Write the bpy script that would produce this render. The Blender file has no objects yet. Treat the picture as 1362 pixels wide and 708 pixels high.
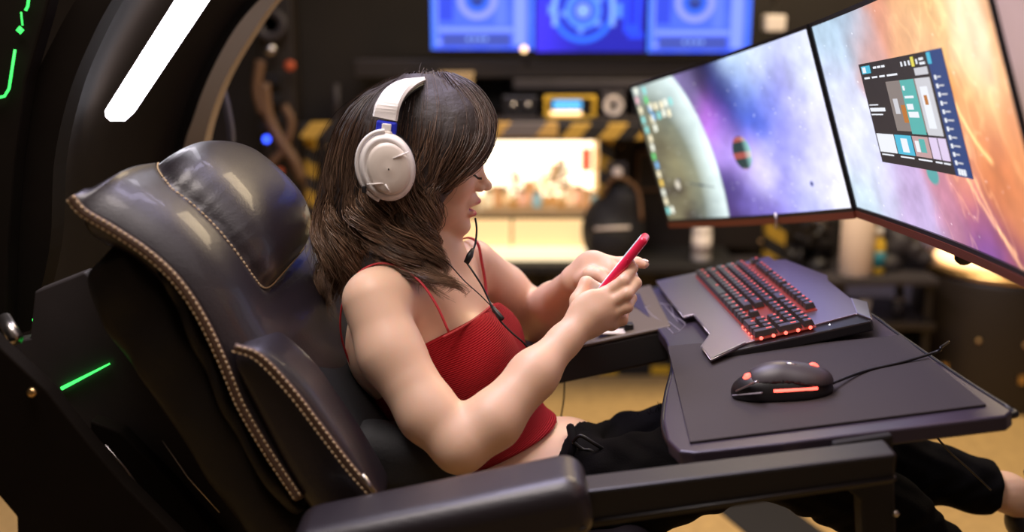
import bpy, bmesh, math, random
import numpy as np
from mathutils import Vector, Matrix, Euler

# ------------------------------------------------------------------ camera
F = 1500.0; PITCH = math.radians(13); CH = 1.5
CP, SP = math.cos(PITCH), math.sin(PITCH)
S = bpy.context.scene
cam_d = bpy.data.cameras.new('camera'); cam = bpy.data.objects.new('camera', cam_d)
S.collection.objects.link(cam); S.camera = cam
cam.location = (0, 0, CH); cam.rotation_euler = (math.radians(90) - PITCH, 0, 0)
cam_d.sensor_width = 36; cam_d.lens = F / 1362 * 36; cam_d.clip_start = 0.05; cam_d.clip_end = 60
cam_d.dof.use_dof = True; cam_d.dof.focus_distance = 1.74; cam_d.dof.aperture_fstop = 1.65
# ------------------------------------------------------------------ world, light, exposure
W = bpy.data.worlds.new('world'); S.world = W; W.use_nodes = True
W.node_tree.nodes['Background'].inputs[0].default_value = (1.0, 0.66, 0.46, 1)
W.node_tree.nodes['Background'].inputs[1].default_value = 0.045
S.view_settings.view_transform = 'Standard'; S.view_settings.look = 'None'
S.view_settings.gamma = 1; S.view_settings.use_curve_mapping = False
S.view_settings.exposure = 0.55

def area(name, loc, target, size, power, color, size_y=None):
    l = bpy.data.lights.new(name, 'AREA'); l.energy = power; l.color = color
    l.shape = 'RECTANGLE'; l.size = size; l.size_y = size_y or size
    o = bpy.data.objects.new(name, l); S.collection.objects.link(o)
    o.location = loc; o.rotation_euler = (Vector(target) - Vector(loc)).to_track_quat('-Z', 'Y').to_euler()
    return o
area('ceiling_lamp_key', (-0.42, 1.30, 2.65), (-0.05, 1.70, 1.0), 0.9, 20, (1.0, 0.88, 0.82))  # unseen area lights added overhead, this one as the key
area('ceiling_lamp_cool', (-0.35, 2.35, 2.7), (-0.3, 1.7, 1.1), 1.0, 30, (0.74, 0.68, 1.0))  # unseen, added for cool highlights on leather and shoulders
area('ceiling_lamp_warm', (1.0, 3.6, 2.7), (0.9, 3.6, 0), 1.2, 44, (1.0, 0.78, 0.50))  # unseen, added for warm light at the back
area('ceiling_lamp_desk', (0.9, 1.0, 2.7), (0.5, 1.7, 1.0), 1.4, 5, (1.0, 0.85, 0.80))  # unseen, added as weak fill over the desk

def cam_of(v):
    v = np.asarray(v, float); x = v[..., 0]; y = v[..., 1]; z = v[..., 2] - CH
    d = y * CP - z * SP; u = y * SP + z * CP
    return 681 + F * x / d, 354 - F * u / d
def P(px, py, Y):
    a = (px - 681) / F; b = (354 - py) / F
    t = Y / (CP + b * SP)
    return np.array([a * t, Y, CH + (-SP + b * CP) * t])
def PZ(px, py, z):
    a = (px - 681) / F; b = (354 - py) / F
    t = (z - CH) / (-SP + b * CP)
    return np.array([a * t, (CP + b * SP) * t, z])
rng = np.random.default_rng(7); random.seed(7)

# ------------------------------------------------------------------ materials
def mat(name, col, rough=0.5, metal=0.0, emit=None, estr=0.0, bump=0.0, bscale=200, var=0.0, vscale=8,
        coat=0.0, spec=0.5, attr=None, sss=0.0, trans=0.0, sheen=0.0, aniso=0.0):
    m = bpy.data.materials.new(name); m.use_nodes = True; nt = m.node_tree; N = nt.nodes; L = nt.links
    b = N['Principled BSDF']; c4 = tuple(col) + (1,)
    b.inputs['Base Color'].default_value = c4; b.inputs['Roughness'].default_value = rough
    b.inputs['Metallic'].default_value = metal; b.inputs['Coat Weight'].default_value = coat
    b.inputs['Specular IOR Level'].default_value = spec
    b.inputs['Transmission Weight'].default_value = trans
    b.inputs['Sheen Weight'].default_value = sheen
    if sss:
        b.inputs['Subsurface Weight'].default_value = sss
        b.inputs['Subsurface Radius'].default_value = (1.0, 0.35, 0.18)
        b.inputs['Subsurface Scale'].default_value = 0.008
    tc = N.new('ShaderNodeTexCoord')
    src = None
    if attr:
        a = N.new('ShaderNodeAttribute'); a.attribute_name = attr; src = a.outputs['Color']
        L.new(src, b.inputs['Base Color'])
    if var:
        n = N.new('ShaderNodeTexNoise'); n.inputs['Scale'].default_value = vscale; n.inputs['Detail'].default_value = 4
        L.new(tc.outputs['Object'], n.inputs['Vector'])
        r = N.new('ShaderNodeMapRange'); r.inputs['From Min'].default_value = 0.3; r.inputs['From Max'].default_value = 0.7
        r.inputs['To Min'].default_value = 1 - var; r.inputs['To Max'].default_value = 1 + var
        L.new(n.outputs[0], r.inputs[0])
        mx = N.new('ShaderNodeVectorMath'); mx.operation = 'SCALE'
        if src: L.new(src, mx.inputs[0])
        else: mx.inputs[0].default_value = tuple(col)
        L.new(r.outputs[0], mx.inputs['Scale']); L.new(mx.outputs[0], b.inputs['Base Color'])
    if emit is not None:
        b.inputs['Emission Color'].default_value = tuple(emit) + (1,); b.inputs['Emission Strength'].default_value = estr
    if bump:
        n = N.new('ShaderNodeTexNoise'); n.inputs['Scale'].default_value = bscale; n.inputs['Detail'].default_value = 3
        L.new(tc.outputs['Object'], n.inputs['Vector'])
        bp = N.new('ShaderNodeBump'); bp.inputs['Strength'].default_value = bump; bp.inputs['Distance'].default_value = 0.002
        L.new(n.outputs[0], bp.inputs['Height']); L.new(bp.outputs[0], b.inputs['Normal'])
    return m
def emis_attr(name, strength, nscale=14, namt=0.35):
    """backlit screen: picture stored on the screen's own vertices, fine cloud grain from noise"""
    m = bpy.data.materials.new(name); m.use_nodes = True; nt = m.node_tree; N = nt.nodes; L = nt.links
    b = N['Principled BSDF']; b.inputs['Base Color'].default_value = (0.01, 0.01, 0.01, 1)
    b.inputs['Roughness'].default_value = 0.35
    a = N.new('ShaderNodeAttribute'); a.attribute_name = 'pic'
    L.new(a.outputs['Color'], b.inputs['Emission Color'])
    b.inputs['Emission Strength'].default_value = strength
    return m
def stripes(name, c1, c2, width, ang=45, rough=0.6, axes='XZ'):
    m = bpy.data.materials.new(name); m.use_nodes = True; nt = m.node_tree; N = nt.nodes; L = nt.links
    b = N['Principled BSDF']; b.inputs['Roughness'].default_value = rough
    g = N.new('ShaderNodeNewGeometry'); s = N.new('ShaderNodeSeparateXYZ'); L.new(g.outputs['Position'], s.inputs[0])
    k1, k2 = math.cos(math.radians(ang)), math.sin(math.radians(ang))
    def mul(sock, k):
        q = N.new('ShaderNodeMath'); q.operation = 'MULTIPLY'; L.new(sock, q.inputs[0]); q.inputs[1].default_value = k; return q.outputs[0]
    ad = N.new('ShaderNodeMath'); ad.operation = 'ADD'
    L.new(mul(s.outputs[axes[0]], k1 / width), ad.inputs[0]); L.new(mul(s.outputs[axes[1]], k2 / width), ad.inputs[1])
    fr = N.new('ShaderNodeMath'); fr.operation = 'FRACT'; L.new(ad.outputs[0], fr.inputs[0])
    gt = N.new('ShaderNodeMath'); gt.operation = 'GREATER_THAN'; gt.inputs[1].default_value = 0.5; L.new(fr.outputs[0], gt.inputs[0])
    mx = N.new('ShaderNodeMix'); mx.data_type = 'RGBA'; L.new(gt.outputs[0], mx.inputs['Factor'])
    mx.inputs['A'].default_value = tuple(c1) + (1,); mx.inputs['B'].default_value = tuple(c2) + (1,)
    L.new(mx.outputs['Result'], b.inputs['Base Color'])
    return m
M = {}
M['skin'] = mat('skin', (0.72, 0.40, 0.26), 0.45, attr='tint', sss=0.25, bump=0.05, bscale=500, spec=0.4)
M['red_knit'] = mat('red_knit', (0.36, 0.008, 0.014), 0.8, spec=0.2)
M['strap_red'] = mat('strap_red', (0.42, 0.012, 0.02), 0.6)
M['denim'] = mat('black_denim', (0.0045, 0.004, 0.0045), 0.95, bump=0.4, bscale=300, var=0.3, vscale=30, spec=0.08)
M['hair'] = mat('hair', (0.06, 0.03, 0.018), 0.27, attr='tint', spec=0.5)
M['hair_base'] = mat('hair_base', (0.018, 0.009, 0.006), 0.6, bump=0.6, bscale=120)
M['leather'] = mat('black_leather', (0.013, 0.009, 0.013), 0.43, bump=0.25, bscale=350, coat=0.15, spec=0.6)
M['leather_soft'] = mat('soft_leather', (0.008, 0.006, 0.005), 0.5, bump=0.5, bscale=60, spec=0.45)
M['fabric_black'] = mat('black_fabric', (0.010, 0.010, 0.012), 0.75, bump=0.3, bscale=200)
M['thread'] = mat('cream_thread', (0.62, 0.45, 0.26), 0.7)
M['piping'] = mat('brown_piping', (0.10, 0.055, 0.035), 0.55)
M['black_metal'] = mat('black_metal', (0.010, 0.008, 0.008), 0.45, metal=0.0, spec=0.5, bump=0.1, bscale=120)
M['black_matte'] = mat('black_matte', (0.008, 0.007, 0.007), 0.75)
M['black_plastic'] = mat('black_plastic', (0.012, 0.011, 0.012), 0.38)
M['hull'] = mat('hull_plastic', (0.010, 0.007, 0.005), 0.8, var=0.15, spec=0.1)
M['hull_grey'] = mat('hull_grey', (0.034, 0.028, 0.030), 0.6, var=0.2)
M['rim_tan'] = mat('rim_tan', (0.26, 0.18, 0.11), 0.5)
M['led_white'] = mat('led_white', (1, 1, 1), 0.5, emit=(0.93, 0.90, 1.0), estr=7.0)
M['led_green'] = mat('led_green', (0.0, 0.1, 0.0), 0.5, emit=(0.05, 0.9, 0.12), estr=1.5)
M['led_blue'] = mat('led_blue', (0, 0, 0.1), 0.5, emit=(0.03, 0.08, 1.0), estr=4)
M['led_red'] = mat('led_red', (0.1, 0, 0), 0.5, emit=(1.0, 0.10, 0.07), estr=2.6)
M['led_legend'] = mat('led_legend', (0.1, 0, 0), 0.5, emit=(1.0, 0.12, 0.09), estr=1.1)
M['led_red_dim'] = mat('led_red_dim', (0.06, 0.02, 0.02), 0.5, emit=(1.0, 0.10, 0.06), estr=0.16)
M['gold'] = mat('gold', (0.75, 0.50, 0.22), 0.3, metal=1)
M['steel'] = mat('steel', (0.62, 0.58, 0.55), 0.3, metal=1)
M['brushed'] = mat('brushed_aluminium', (0.40, 0.34, 0.38), 0.36, metal=1, bump=0.15, bscale=500)
M['desk'] = mat('desk_black', (0.046, 0.036, 0.056), 0.34, var=0.1)  # purplish base stands in for a violet reflection on the desk
M['desk_tan'] = mat('desk_tray', (0.13, 0.10, 0.07), 0.45)
M['pad'] = mat('mouse_pad', (0.036, 0.028, 0.030), 0.8, bump=0.2, bscale=700)
M['print_grey'] = mat('print_grey', (0.32, 0.29, 0.34), 0.5)
M['key'] = mat('key_plastic', (0.045, 0.037, 0.036), 0.30)
M['white_plastic'] = mat('white_plastic', (0.86, 0.82, 0.80), 0.35)
M['cream_plastic'] = mat('cream_plastic', (0.74, 0.66, 0.59), 0.38)
M['blue_plastic'] = mat('blue_plastic', (0.02, 0.035, 0.55), 0.35)
M['cushion'] = mat('ear_cushion', (0.01, 0.01, 0.012), 0.6)
M['pink'] = mat('pink_case', (0.72, 0.015, 0.07), 0.32, coat=0.3)
M['screen_off'] = mat('phone_screen', (0.01, 0.01, 0.012), 0.1, emit=(0.8, 0.85, 1.0), estr=0.6)
M['nail'] = mat('nail', (0.80, 0.62, 0.58), 0.2, coat=0.6)
M['cable'] = mat('cable_rubber', (0.008, 0.008, 0.009), 0.45)
M['carpet'] = mat('carpet', (0.52, 0.34, 0.12), 0.95, bump=0.8, bscale=60, var=0.12, vscale=25)
M['wall'] = mat('dark_wall', (0.013, 0.009, 0.006), 0.8, var=0.3, vscale=3)
M['wall_blue'] = mat('blue_wall', (0.13, 0.13, 0.26), 0.8)
M['ceiling'] = mat('dark_ceiling', (0.02, 0.016, 0.012), 0.9)
M['lightbox'] = mat('lightbox', (0.9, 0.85, 0.7), 0.5, emit=(1.0, 0.88, 0.64), estr=1.8)
M['cabinet_cream'] = mat('cabinet_cream', (0.62, 0.45, 0.22), 0.5)
M['brown_black'] = mat('brown_black', (0.018, 0.012, 0.008), 0.5)
M['paper'] = mat('paper', (0.72, 0.56, 0.42), 0.7)
M['white_gloss'] = mat('white_gloss', (0.75, 0.68, 0.6), 0.3)
M['yellow'] = mat('yellow_plastic', (0.75, 0.48, 0.03), 0.5)
M['skin_bottle'] = mat('teal_plastic', (0.03, 0.25, 0.32), 0.4)
M['red_brown'] = mat('red_brown_plastic', (0.16, 0.035, 0.018), 0.4)
M['warm_lamp'] = mat('warm_lamp', (1, 0.8, 0.5), 0.5, emit=(1.0, 0.62, 0.28), estr=1.6)
M['blue_display'] = mat('blue_display', (0, 0, 0), 0.5, emit=(0.10, 0.42, 0.8), estr=1.2)
M['orange'] = mat('orange_plastic', (0.55, 0.10, 0.03), 0.5)
M['brown_hose'] = mat('brown_hose', (0.16, 0.085, 0.04), 0.55)
M['haz'] = stripes('hazard_tape', (0.55, 0.34, 0.05), (0.012, 0.010, 0.008), 0.105, -40)
M['haz_v'] = stripes('hazard_tape_upright', (0.45, 0.27, 0.02), (0.012, 0.010, 0.008), 0.095, 60)
M['haz_pale'] = stripes('hazard_tape_lit', (0.62, 0.38, 0.10), (0.16, 0.14, 0.13), 0.20, -40)  # paler copy of the tape, the light on it put into the colour
# ribs of the knitted top
nt = M['red_knit'].node_tree; wv = nt.nodes.new('ShaderNodeTexWave'); wv.inputs['Scale'].default_value = 105
wv.bands_direction = 'DIAGONAL'
mp = nt.nodes.new('ShaderNodeMapping'); mp.inputs['Rotation'].default_value = (0.0, math.radians(25), math.radians(-15))
tcn = nt.nodes.new('ShaderNodeTexCoord'); nt.links.new(tcn.outputs['Object'], mp.inputs[0]); nt.links.new(mp.outputs[0], wv.inputs[0])
wv.bands_direction = 'Z'
bpn = nt.nodes.new('ShaderNodeBump'); bpn.inputs['Strength'].default_value = 1.0; bpn.inputs['Distance'].default_value = 0.0015
nt.links.new(wv.outputs[1], bpn.inputs['Height']); nt.links.new(bpn.outputs[0], nt.nodes['Principled BSDF'].inputs['Normal'])

# ------------------------------------------------------------------ object helpers
ROOTM = {}
def link(o): S.collection.objects.link(o); return o
def props(o, label=None, cat=None, group=None, kind=None):
    if label: o['label'] = label
    if cat: o['category'] = cat
    if group: o['group'] = group
    if kind: o['kind'] = kind
    return o
def thing(name, label, cat, loc=(0, 0, 0), mtx=None, group=None):
    o = link(bpy.data.objects.new(name, None)); o.empty_display_size = 0.02
    m = mtx if mtx is not None else Matrix.Translation(Vector([float(q) for q in loc]))
    o.matrix_basis = m; ROOTM[o.name] = m.copy()
    return props(o, label, cat, group)
def attach(o, parent, world=True):
    """children of a thing built in world coordinates get the inverse of the thing's matrix"""
    if parent is not None:
        o.parent = parent
        if world and parent.name in ROOTM: o.matrix_basis = ROOTM[parent.name].inverted()
    return o
def mk(name, V, Fc, m, parent=None, smooth=False, world=True, label=None):
    me = bpy.data.meshes.new(name)
    V = np.asarray(V, dtype=np.float32)
    if isinstance(Fc, np.ndarray):
        nf, k = Fc.shape
        me.vertices.add(len(V)); me.vertices.foreach_set('co', V.ravel())
        me.loops.add(nf * k); me.loops.foreach_set('vertex_index', Fc.astype(np.int32).ravel())
        me.polygons.add(nf); me.polygons.foreach_set('loop_start', np.arange(0, nf * k, k, dtype=np.int32))
        me.update(calc_edges=True)
    else:
        me.from_pydata([tuple(map(float, v)) for v in V], [], [tuple(map(int, f)) for f in Fc]); me.update()
    if smooth: me.polygons.foreach_set('use_smooth', np.ones(len(me.polygons), dtype=bool))
    mats = m if isinstance(m, (list, tuple)) else [m]
    for q in mats: me.materials.append(q)
    o = link(bpy.data.objects.new(name, me)); attach(o, parent, world)
    if label: o['label'] = label
    return o
def from_bm(name, bm, m, parent=None, smooth=False, world=True, label=None):
    me = bpy.data.meshes.new(name); bmesh.ops.recalc_face_normals(bm, faces=bm.faces); bm.to_mesh(me); bm.free()
    mats = m if isinstance(m, (list, tuple)) else [m]
    for q in mats: me.materials.append(q)
    if smooth:
        me.polygons.foreach_set('use_smooth', np.ones(len(me.polygons), dtype=bool))
    o = link(bpy.data.objects.new(name, me)); attach(o, parent, world)
    if label: o['label'] = label
    return o
def bm_box(bm, c, size, rot=None, bevel=0.0, seg=2):
    g = bmesh.ops.create_cube(bm, size=1.0); vs = g['verts']
    Mx = Matrix.Translation(Vector([float(q) for q in c])) @ (rot.to_4x4() if rot is not None else Matrix.Identity(4)) @ Matrix.Diagonal((size[0], size[1], size[2], 1))
    bmesh.ops.transform(bm, matrix=Mx, verts=vs)
    if bevel:
        es = list({e for v in vs for e in v.link_edges})
        bmesh.ops.bevel(bm, geom=es, offset=bevel, segments=seg, affect='EDGES', profile=0.5)
def box(name, c, size, m, parent=None, rot=None, bevel=0.004, seg=2, smooth=False, world=True, label=None):
    bm = bmesh.new(); bm_box(bm, c, size, rot, bevel, seg)
    return from_bm(name, bm, m, parent, smooth, world, label)
def boxes(name, lst, m, parent=None, bevel=0.002, world=True, label=None):
    bm = bmesh.new()
    for c, s in lst: bm_box(bm, c, s, None, bevel, 1)
    return from_bm(name, bm, m, parent, False, world, label)
def cr(pts, n):
    """Catmull-Rom through pts, n samples"""
    p = np.asarray(pts, float); p = np.vstack([2 * p[0] - p[1], p, 2 * p[-1] - p[-2]])
    k = len(p) - 3; t = np.linspace(0, k, n); i = np.minimum(t.astype(int), k - 1); f = (t - i)[:, None]
    a, b, c, d = p[i], p[i + 1], p[i + 2], p[i + 3]
    return 0.5 * (2 * b + (c - a) * f + (2 * a - 5 * b + 4 * c - d) * f ** 2 + (3 * b - a - 3 * c + d) * f ** 3)
def tube_geo(pts, rad, n=8, cap=True, flat=1.0):
    pts = np.asarray(pts, float); k = len(pts); rad = np.broadcast_to(rad, (k,))
    T = np.gradient(pts, axis=0); T /= np.linalg.norm(T, axis=1)[:, None] + 1e-12
    up = np.array([0, 0, 1.0]) if abs(T[0][2]) < 0.9 else np.array([0, 1.0, 0])
    V = []; nrm = np.cross(T[0], up); nrm /= np.linalg.norm(nrm)
    for i in range(k):
        nrm = nrm - T[i] * (nrm @ T[i]); nrm /= np.linalg.norm(nrm) + 1e-12; b = np.cross(T[i], nrm)
        for j in range(n):
            a = 2 * math.pi * j / n
            V.append(pts[i] + rad[i] * (math.cos(a) * nrm + flat * math.sin(a) * b))
    Fc = []
    for i in range(k - 1):
        for j in range(n):
            q = (j + 1) % n
            Fc.append((i * n + j, i * n + q, (i + 1) * n + q, (i + 1) * n + j))
    if cap: Fc.append(tuple(range(n - 1, -1, -1))); Fc.append(tuple((k - 1) * n + j for j in range(n)))
    return V, Fc
def tube(name, pts, rad, m, parent=None, n=8, samples=0, world=True, label=None, flat=1.0):
    if samples: 
        if np.ndim(rad): rad = np.interp(np.linspace(0, 1, samples), np.linspace(0, 1, len(rad)), rad)
        pts = cr(pts, samples)
    V, Fc = tube_geo(pts, rad, n, flat=flat)
    return mk(name, V, Fc, m, parent, True, world, label)
def merge_geo(lst):
    V = []; Fc = []; o = 0
    for v, f in lst:
        V.extend(v); Fc.extend([tuple(i + o for i in q) for q in f]); o += len(v)
    return V, Fc
def lathe(name, c, prof, m, parent=None, n=24, axis=None, world=True, label=None, smooth=True):
    """prof: (radius, height) list, capped at ends"""
    R = Vector((0, 0, 1)).rotation_difference(Vector(axis)).to_matrix() if axis is not None else Matrix.Identity(3)
    V = []; Fc = []
    for r, h in prof:
        for j in range(n):
            a = 2 * math.pi * j / n; q = R @ Vector((r * math.cos(a), r * math.sin(a), h))
            V.append((c[0] + q.x, c[1] + q.y, c[2] + q.z))
    for i in range(len(prof) - 1):
        for j in range(n):
            q = (j + 1) % n; Fc.append((i * n + j, i * n + q, (i + 1) * n + q, (i + 1) * n + j))
    Fc.append(tuple(range(n - 1, -1, -1))); Fc.append(tuple((len(prof) - 1) * n + j for j in range(n)))
    return mk(name, V, Fc, m, parent, smooth, world, label)
def prism(name, poly, thick, m, parent=None, bevel=0.0, world=True, label=None, seg=2, smooth=False):
    """poly: 3D points of a planar outline; thick: 3-vector of extrusion"""
    bm = bmesh.new(); n = len(poly); th = Vector([float(q) for q in thick])
    a = [bm.verts.new([float(q) for q in p]) for p in poly]; b = [bm.verts.new(v.co + th) for v in a]
    bm.faces.new(a); bm.faces.new(b[::-1])
    for i in range(n): bm.faces.new((a[i], b[i], b[(i + 1) % n], a[(i + 1) % n]))
    bmesh.ops.recalc_face_normals(bm, faces=bm.faces)
    if bevel: bmesh.ops.bevel(bm, geom=list(bm.edges), offset=bevel, segments=seg, affect='EDGES', profile=0.5)
    return from_bm(name, bm, m, parent, smooth, world, label)
def grid_faces(nu, nv, closed_v=False):
    i, j = np.meshgrid(np.arange(nu - 1), np.arange(nv if closed_v else nv - 1), indexing='ij')
    j2 = (j + 1) % nv
    return np.stack([i * nv + j, (i + 1) * nv + j, (i + 1) * nv + j2, i * nv + j2], -1).reshape(-1, 4)
def set_col(o, name, col):
    """col (n,3) linear colour per vertex"""
    me = o.data; a = me.color_attributes.new(name, 'FLOAT_COLOR', 'POINT')
    c = np.ones((len(me.vertices), 4), np.float32); c[:, :3] = col; a.data.foreach_set('color', c.ravel())

# ------------------------------------------------------------------ implicit surfaces
class Field:
    def __init__(s, xs, ys, zs):
        s.a = [np.asarray(xs, np.float32), np.asarray(ys, np.float32), np.asarray(zs, np.float32)]
        s.D = np.full((len(xs), len(ys), len(zs)), 1.0, np.float32)
    def sub(s, lo, hi):
        sl = []
        for ax in range(3):
            i0 = max(0, np.searchsorted(s.a[ax], lo[ax])); i1 = min(len(s.a[ax]), np.searchsorted(s.a[ax], hi[ax]))
            if i1 <= i0: return None
            sl.append(slice(i0, i1))
        X = s.a[0][sl[0]][:, None, None]; Y = s.a[1][sl[1]][None, :, None]; Z = s.a[2][sl[2]][None, None, :]
        return tuple(sl), X, Y, Z
    def put(s, sl, d, k, op):
        o = s.D[sl]
        if op == 'add':
            if k > 0: h = np.maximum(k - np.abs(o - d), 0) / k; s.D[sl] = np.minimum(o, d) - h * h * k * 0.25
            else: s.D[sl] = np.minimum(o, d)
        else:
            d = -d
            if k > 0: h = np.maximum(k - np.abs(o - d), 0) / k; s.D[sl] = np.maximum(o, d) + h * h * k * 0.25
            else: s.D[sl] = np.maximum(o, d)
    def cone(s, a, b, ra, rb, k=0.01, op='add'):
        a = np.asarray(a, np.float32); b = np.asarray(b, np.float32); r = max(ra, rb) + k + 0.012
        q = s.sub(np.minimum(a, b) - r, np.maximum(a, b) + r)
        if q is None: return
        sl, X, Y, Z = q; u = b - a; L2 = float(u @ u) + 1e-12
        t = np.clip(((X - a[0]) * u[0] + (Y - a[1]) * u[1] + (Z - a[2]) * u[2]) / L2, 0, 1)
        d = np.sqrt((X - a[0] - t * u[0]) ** 2 + (Y - a[1] - t * u[1]) ** 2 + (Z - a[2] - t * u[2]) ** 2) - (ra + (rb - ra) * t)
        s.put(sl, d, k, op)
    def chain(s, pts, rs, k=0.01):
        for i in range(len(pts) - 1): s.cone(pts[i], pts[i + 1], rs[i], rs[i + 1], k)
    def ell(s, c, r, R=None, k=0.01, op='add'):
        """ellipsoid; R rows are its axes"""
        c = np.asarray(c, np.float32); r = np.asarray(r, np.float32); m = float(r.max()) + k + 0.012
        q = s.sub(c - m, c + m)
        if q is None: return
        sl, X, Y, Z = q; X = X - c[0]; Y = Y - c[1]; Z = Z - c[2]
        R = np.eye(3, dtype=np.float32) if R is None else np.asarray(R, np.float32)
        l = [X * R[i, 0] + Y * R[i, 1] + Z * R[i, 2] for i in range(3)]
        k0 = np.sqrt(sum((l[i] / r[i]) ** 2 for i in range(3))); k1 = np.sqrt(sum((l[i] / r[i] ** 2) ** 2 for i in range(3)))
        s.put(sl, k0 * (k0 - 1) / (k1 + 1e-6), k, op)
    def rbox(s, c, h, R=None, rr=0.01, k=0.0, op='add'):
        c = np.asarray(c, np.float32); m = float(np.linalg.norm(h)) + rr + k + 0.012
        q = s.sub(c - m, c + m)
        if q is None: return
        sl, X, Y, Z = q; X = X - c[0]; Y = Y - c[1]; Z = Z - c[2]
        R = np.eye(3, dtype=np.float32) if R is None else np.asarray(R, np.float32)
        l = [np.abs(X * R[i, 0] + Y * R[i, 1] + Z * R[i, 2]) - (h[i] - rr) for i in range(3)]
        d = np.sqrt(sum(np.maximum(q_, 0) ** 2 for q_ in l)) + np.minimum(np.maximum(np.maximum(l[0], l[1]), l[2]), 0) - rr
        s.put(sl, d, k, op)
    def plane(s, p, n, k=0.002):
        """keep the side the normal points away from"""
        n = np.asarray(n, np.float32); n = n / np.linalg.norm(n)
        d = (s.a[0][:, None, None] - p[0]) * n[0] + (s.a[1][None, :, None] - p[1]) * n[1] + (s.a[2][None, None, :] - p[2]) * n[2]
        d = d.astype(np.float32); h = np.maximum(k - np.abs(s.D - d), 0) / k; s.D = np.maximum(s.D, d) + h * h * k * 0.25
    def nets(s):
        D = s.D; I = D < 0; n = [q - 1 for q in D.shape]
        def cs(A, i, j, k): return A[i:n[0] + i, j:n[1] + j, k:n[2] + k]
        al = np.ones(n, bool); an = np.zeros(n, bool)
        corners = [(i, j, k) for i in (0, 1) for j in (0, 1) for k in (0, 1)]
        for c in corners: v = cs(I, *c); al &= v; an |= v
        act = an & ~al; ci = np.nonzero(act); m = len(ci[0]); vid = np.full(n, -1, np.int32); vid[ci] = np.arange(m)
        acc = np.zeros((m, 3), np.float64); cnt = np.zeros(m)
        dc = {c: D[ci[0] + c[0], ci[1] + c[1], ci[2] + c[2]] for c in corners}
        for ax in range(3):
            for c in corners:
                if c[ax]: continue
                e = list(c); e[ax] = 1; e = tuple(e); da, db = dc[c], dc[e]; mk_ = (da < 0) != (db < 0)
                t = np.where(mk_, da / np.where(mk_, da - db, 1), 0)
                for q in range(3):
                    acc[:, q] += np.where(mk_, c[q] + (t if q == ax else 0), 0)
                cnt += mk_
        acc /= cnt[:, None]; V = np.empty((m, 3))
        for q in range(3): V[:, q] = np.interp(acc[:, q] + ci[q], np.arange(D.shape[q]), s.a[q])
        Fs = []
        for ax in range(3):
            u, w = [(1, 2), (2, 0), (0, 1)][ax]
            A = np.take(I, range(D.shape[ax] - 1), ax); B = np.take(I, range(1, D.shape[ax]), ax)
            cx = list(np.nonzero(A != B)); ok = (cx[u] > 0) & (cx[w] > 0) & (cx[u] < D.shape[u] - 1) & (cx[w] < D.shape[w] - 1)
            cx = [q[ok] for q in cx]; pos = I[tuple(cx)]
            def g(du, dw):
                t = [q.copy() for q in cx]; t[u] -= du; t[w] -= dw; return vid[tuple(t)]
            f = np.stack([g(1, 1), g(0, 1), g(0, 0), g(1, 0)], 1); f[~pos] = f[~pos][:, ::-1]; Fs.append(f)
        return V, np.vstack(Fs)
def relax(V, Fc, it=2, lam=0.5):
    E = np.vstack([Fc[:, [0, 1]], Fc[:, [1, 2]], Fc[:, [2, 3]], Fc[:, [3, 0]]]); n = len(V)
    deg = np.bincount(E[:, 0], minlength=n) + np.bincount(E[:, 1], minlength=n)
    for k in range(it):
        for l in (lam, -lam * 1.03):
            A = np.stack([np.bincount(E[:, 0], V[E[:, 1], q], n) + np.bincount(E[:, 1], V[E[:, 0], q], n) for q in range(3)], 1)
            V = V + l * (A / np.maximum(deg, 1)[:, None] - V)
    return V
def rot_rows(f, up):
    f = np.asarray(f, float); f = f / np.linalg.norm(f); up = np.asarray(up, float)
    l = np.cross(up, f); l /= np.linalg.norm(l); u = np.cross(f, l); return np.array([f, l, u])

# ================================================================== the setting
def st(name, *a, **k):
    o = box(name, *a, **k); o['kind'] = 'structure'; return o
st('floor', (0.5, 2.6, -0.05), (6.4, 5.2, 0.1), M['carpet'], bevel=0)
st('wall_back', (0.5, 4.75, 1.5), (6.4, 0.1, 3.0), M['wall'], bevel=0)
st('wall_left', (-2.65, 2.6, 1.5), (0.1, 5.2, 3.0), M['wall'], bevel=0)
st('wall_right', (3.65, 2.6, 1.5), (0.1, 5.2, 3.0), M['wall_blue'], bevel=0)
st('ceiling', (0.5, 2.6, 3.05), (6.4, 5.2, 0.1), M['ceiling'], bevel=0)
st('baseboard_back', (0.5, 4.69, 0.05), (6.2, 0.03, 0.1), M['brown_black'], bevel=0.003)
st('trim_1', P(1235, 325, 4.6), (0.7, 0.06, 0.5), M['wall_blue'], bevel=0.003)
# unseen ceiling fittings added above the frame to go with the added area lights
for i, (x, y) in enumerate([(-0.42, 1.30), (-0.35, 2.35), (1.0, 3.6), (0.9, 1.0)]):
    t = thing('ceiling_lamp', ['square ceiling lamp above the camera side of the recliner', 'square ceiling lamp above the woman, beside the canopy',
              'square ceiling lamp above the open carpet at the back', 'square ceiling lamp above the tilted desk'][i], 'lamp', (x, y, 2.9))
    box('lamp_housing', (x, y, 2.93), (0.5, 0.5, 0.12), M['black_plastic'], t, bevel=0.01)
    box('diffuser', (x, y, 2.86), (0.44, 0.44, 0.02), M['white_gloss'], t, bevel=0.004)

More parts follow.
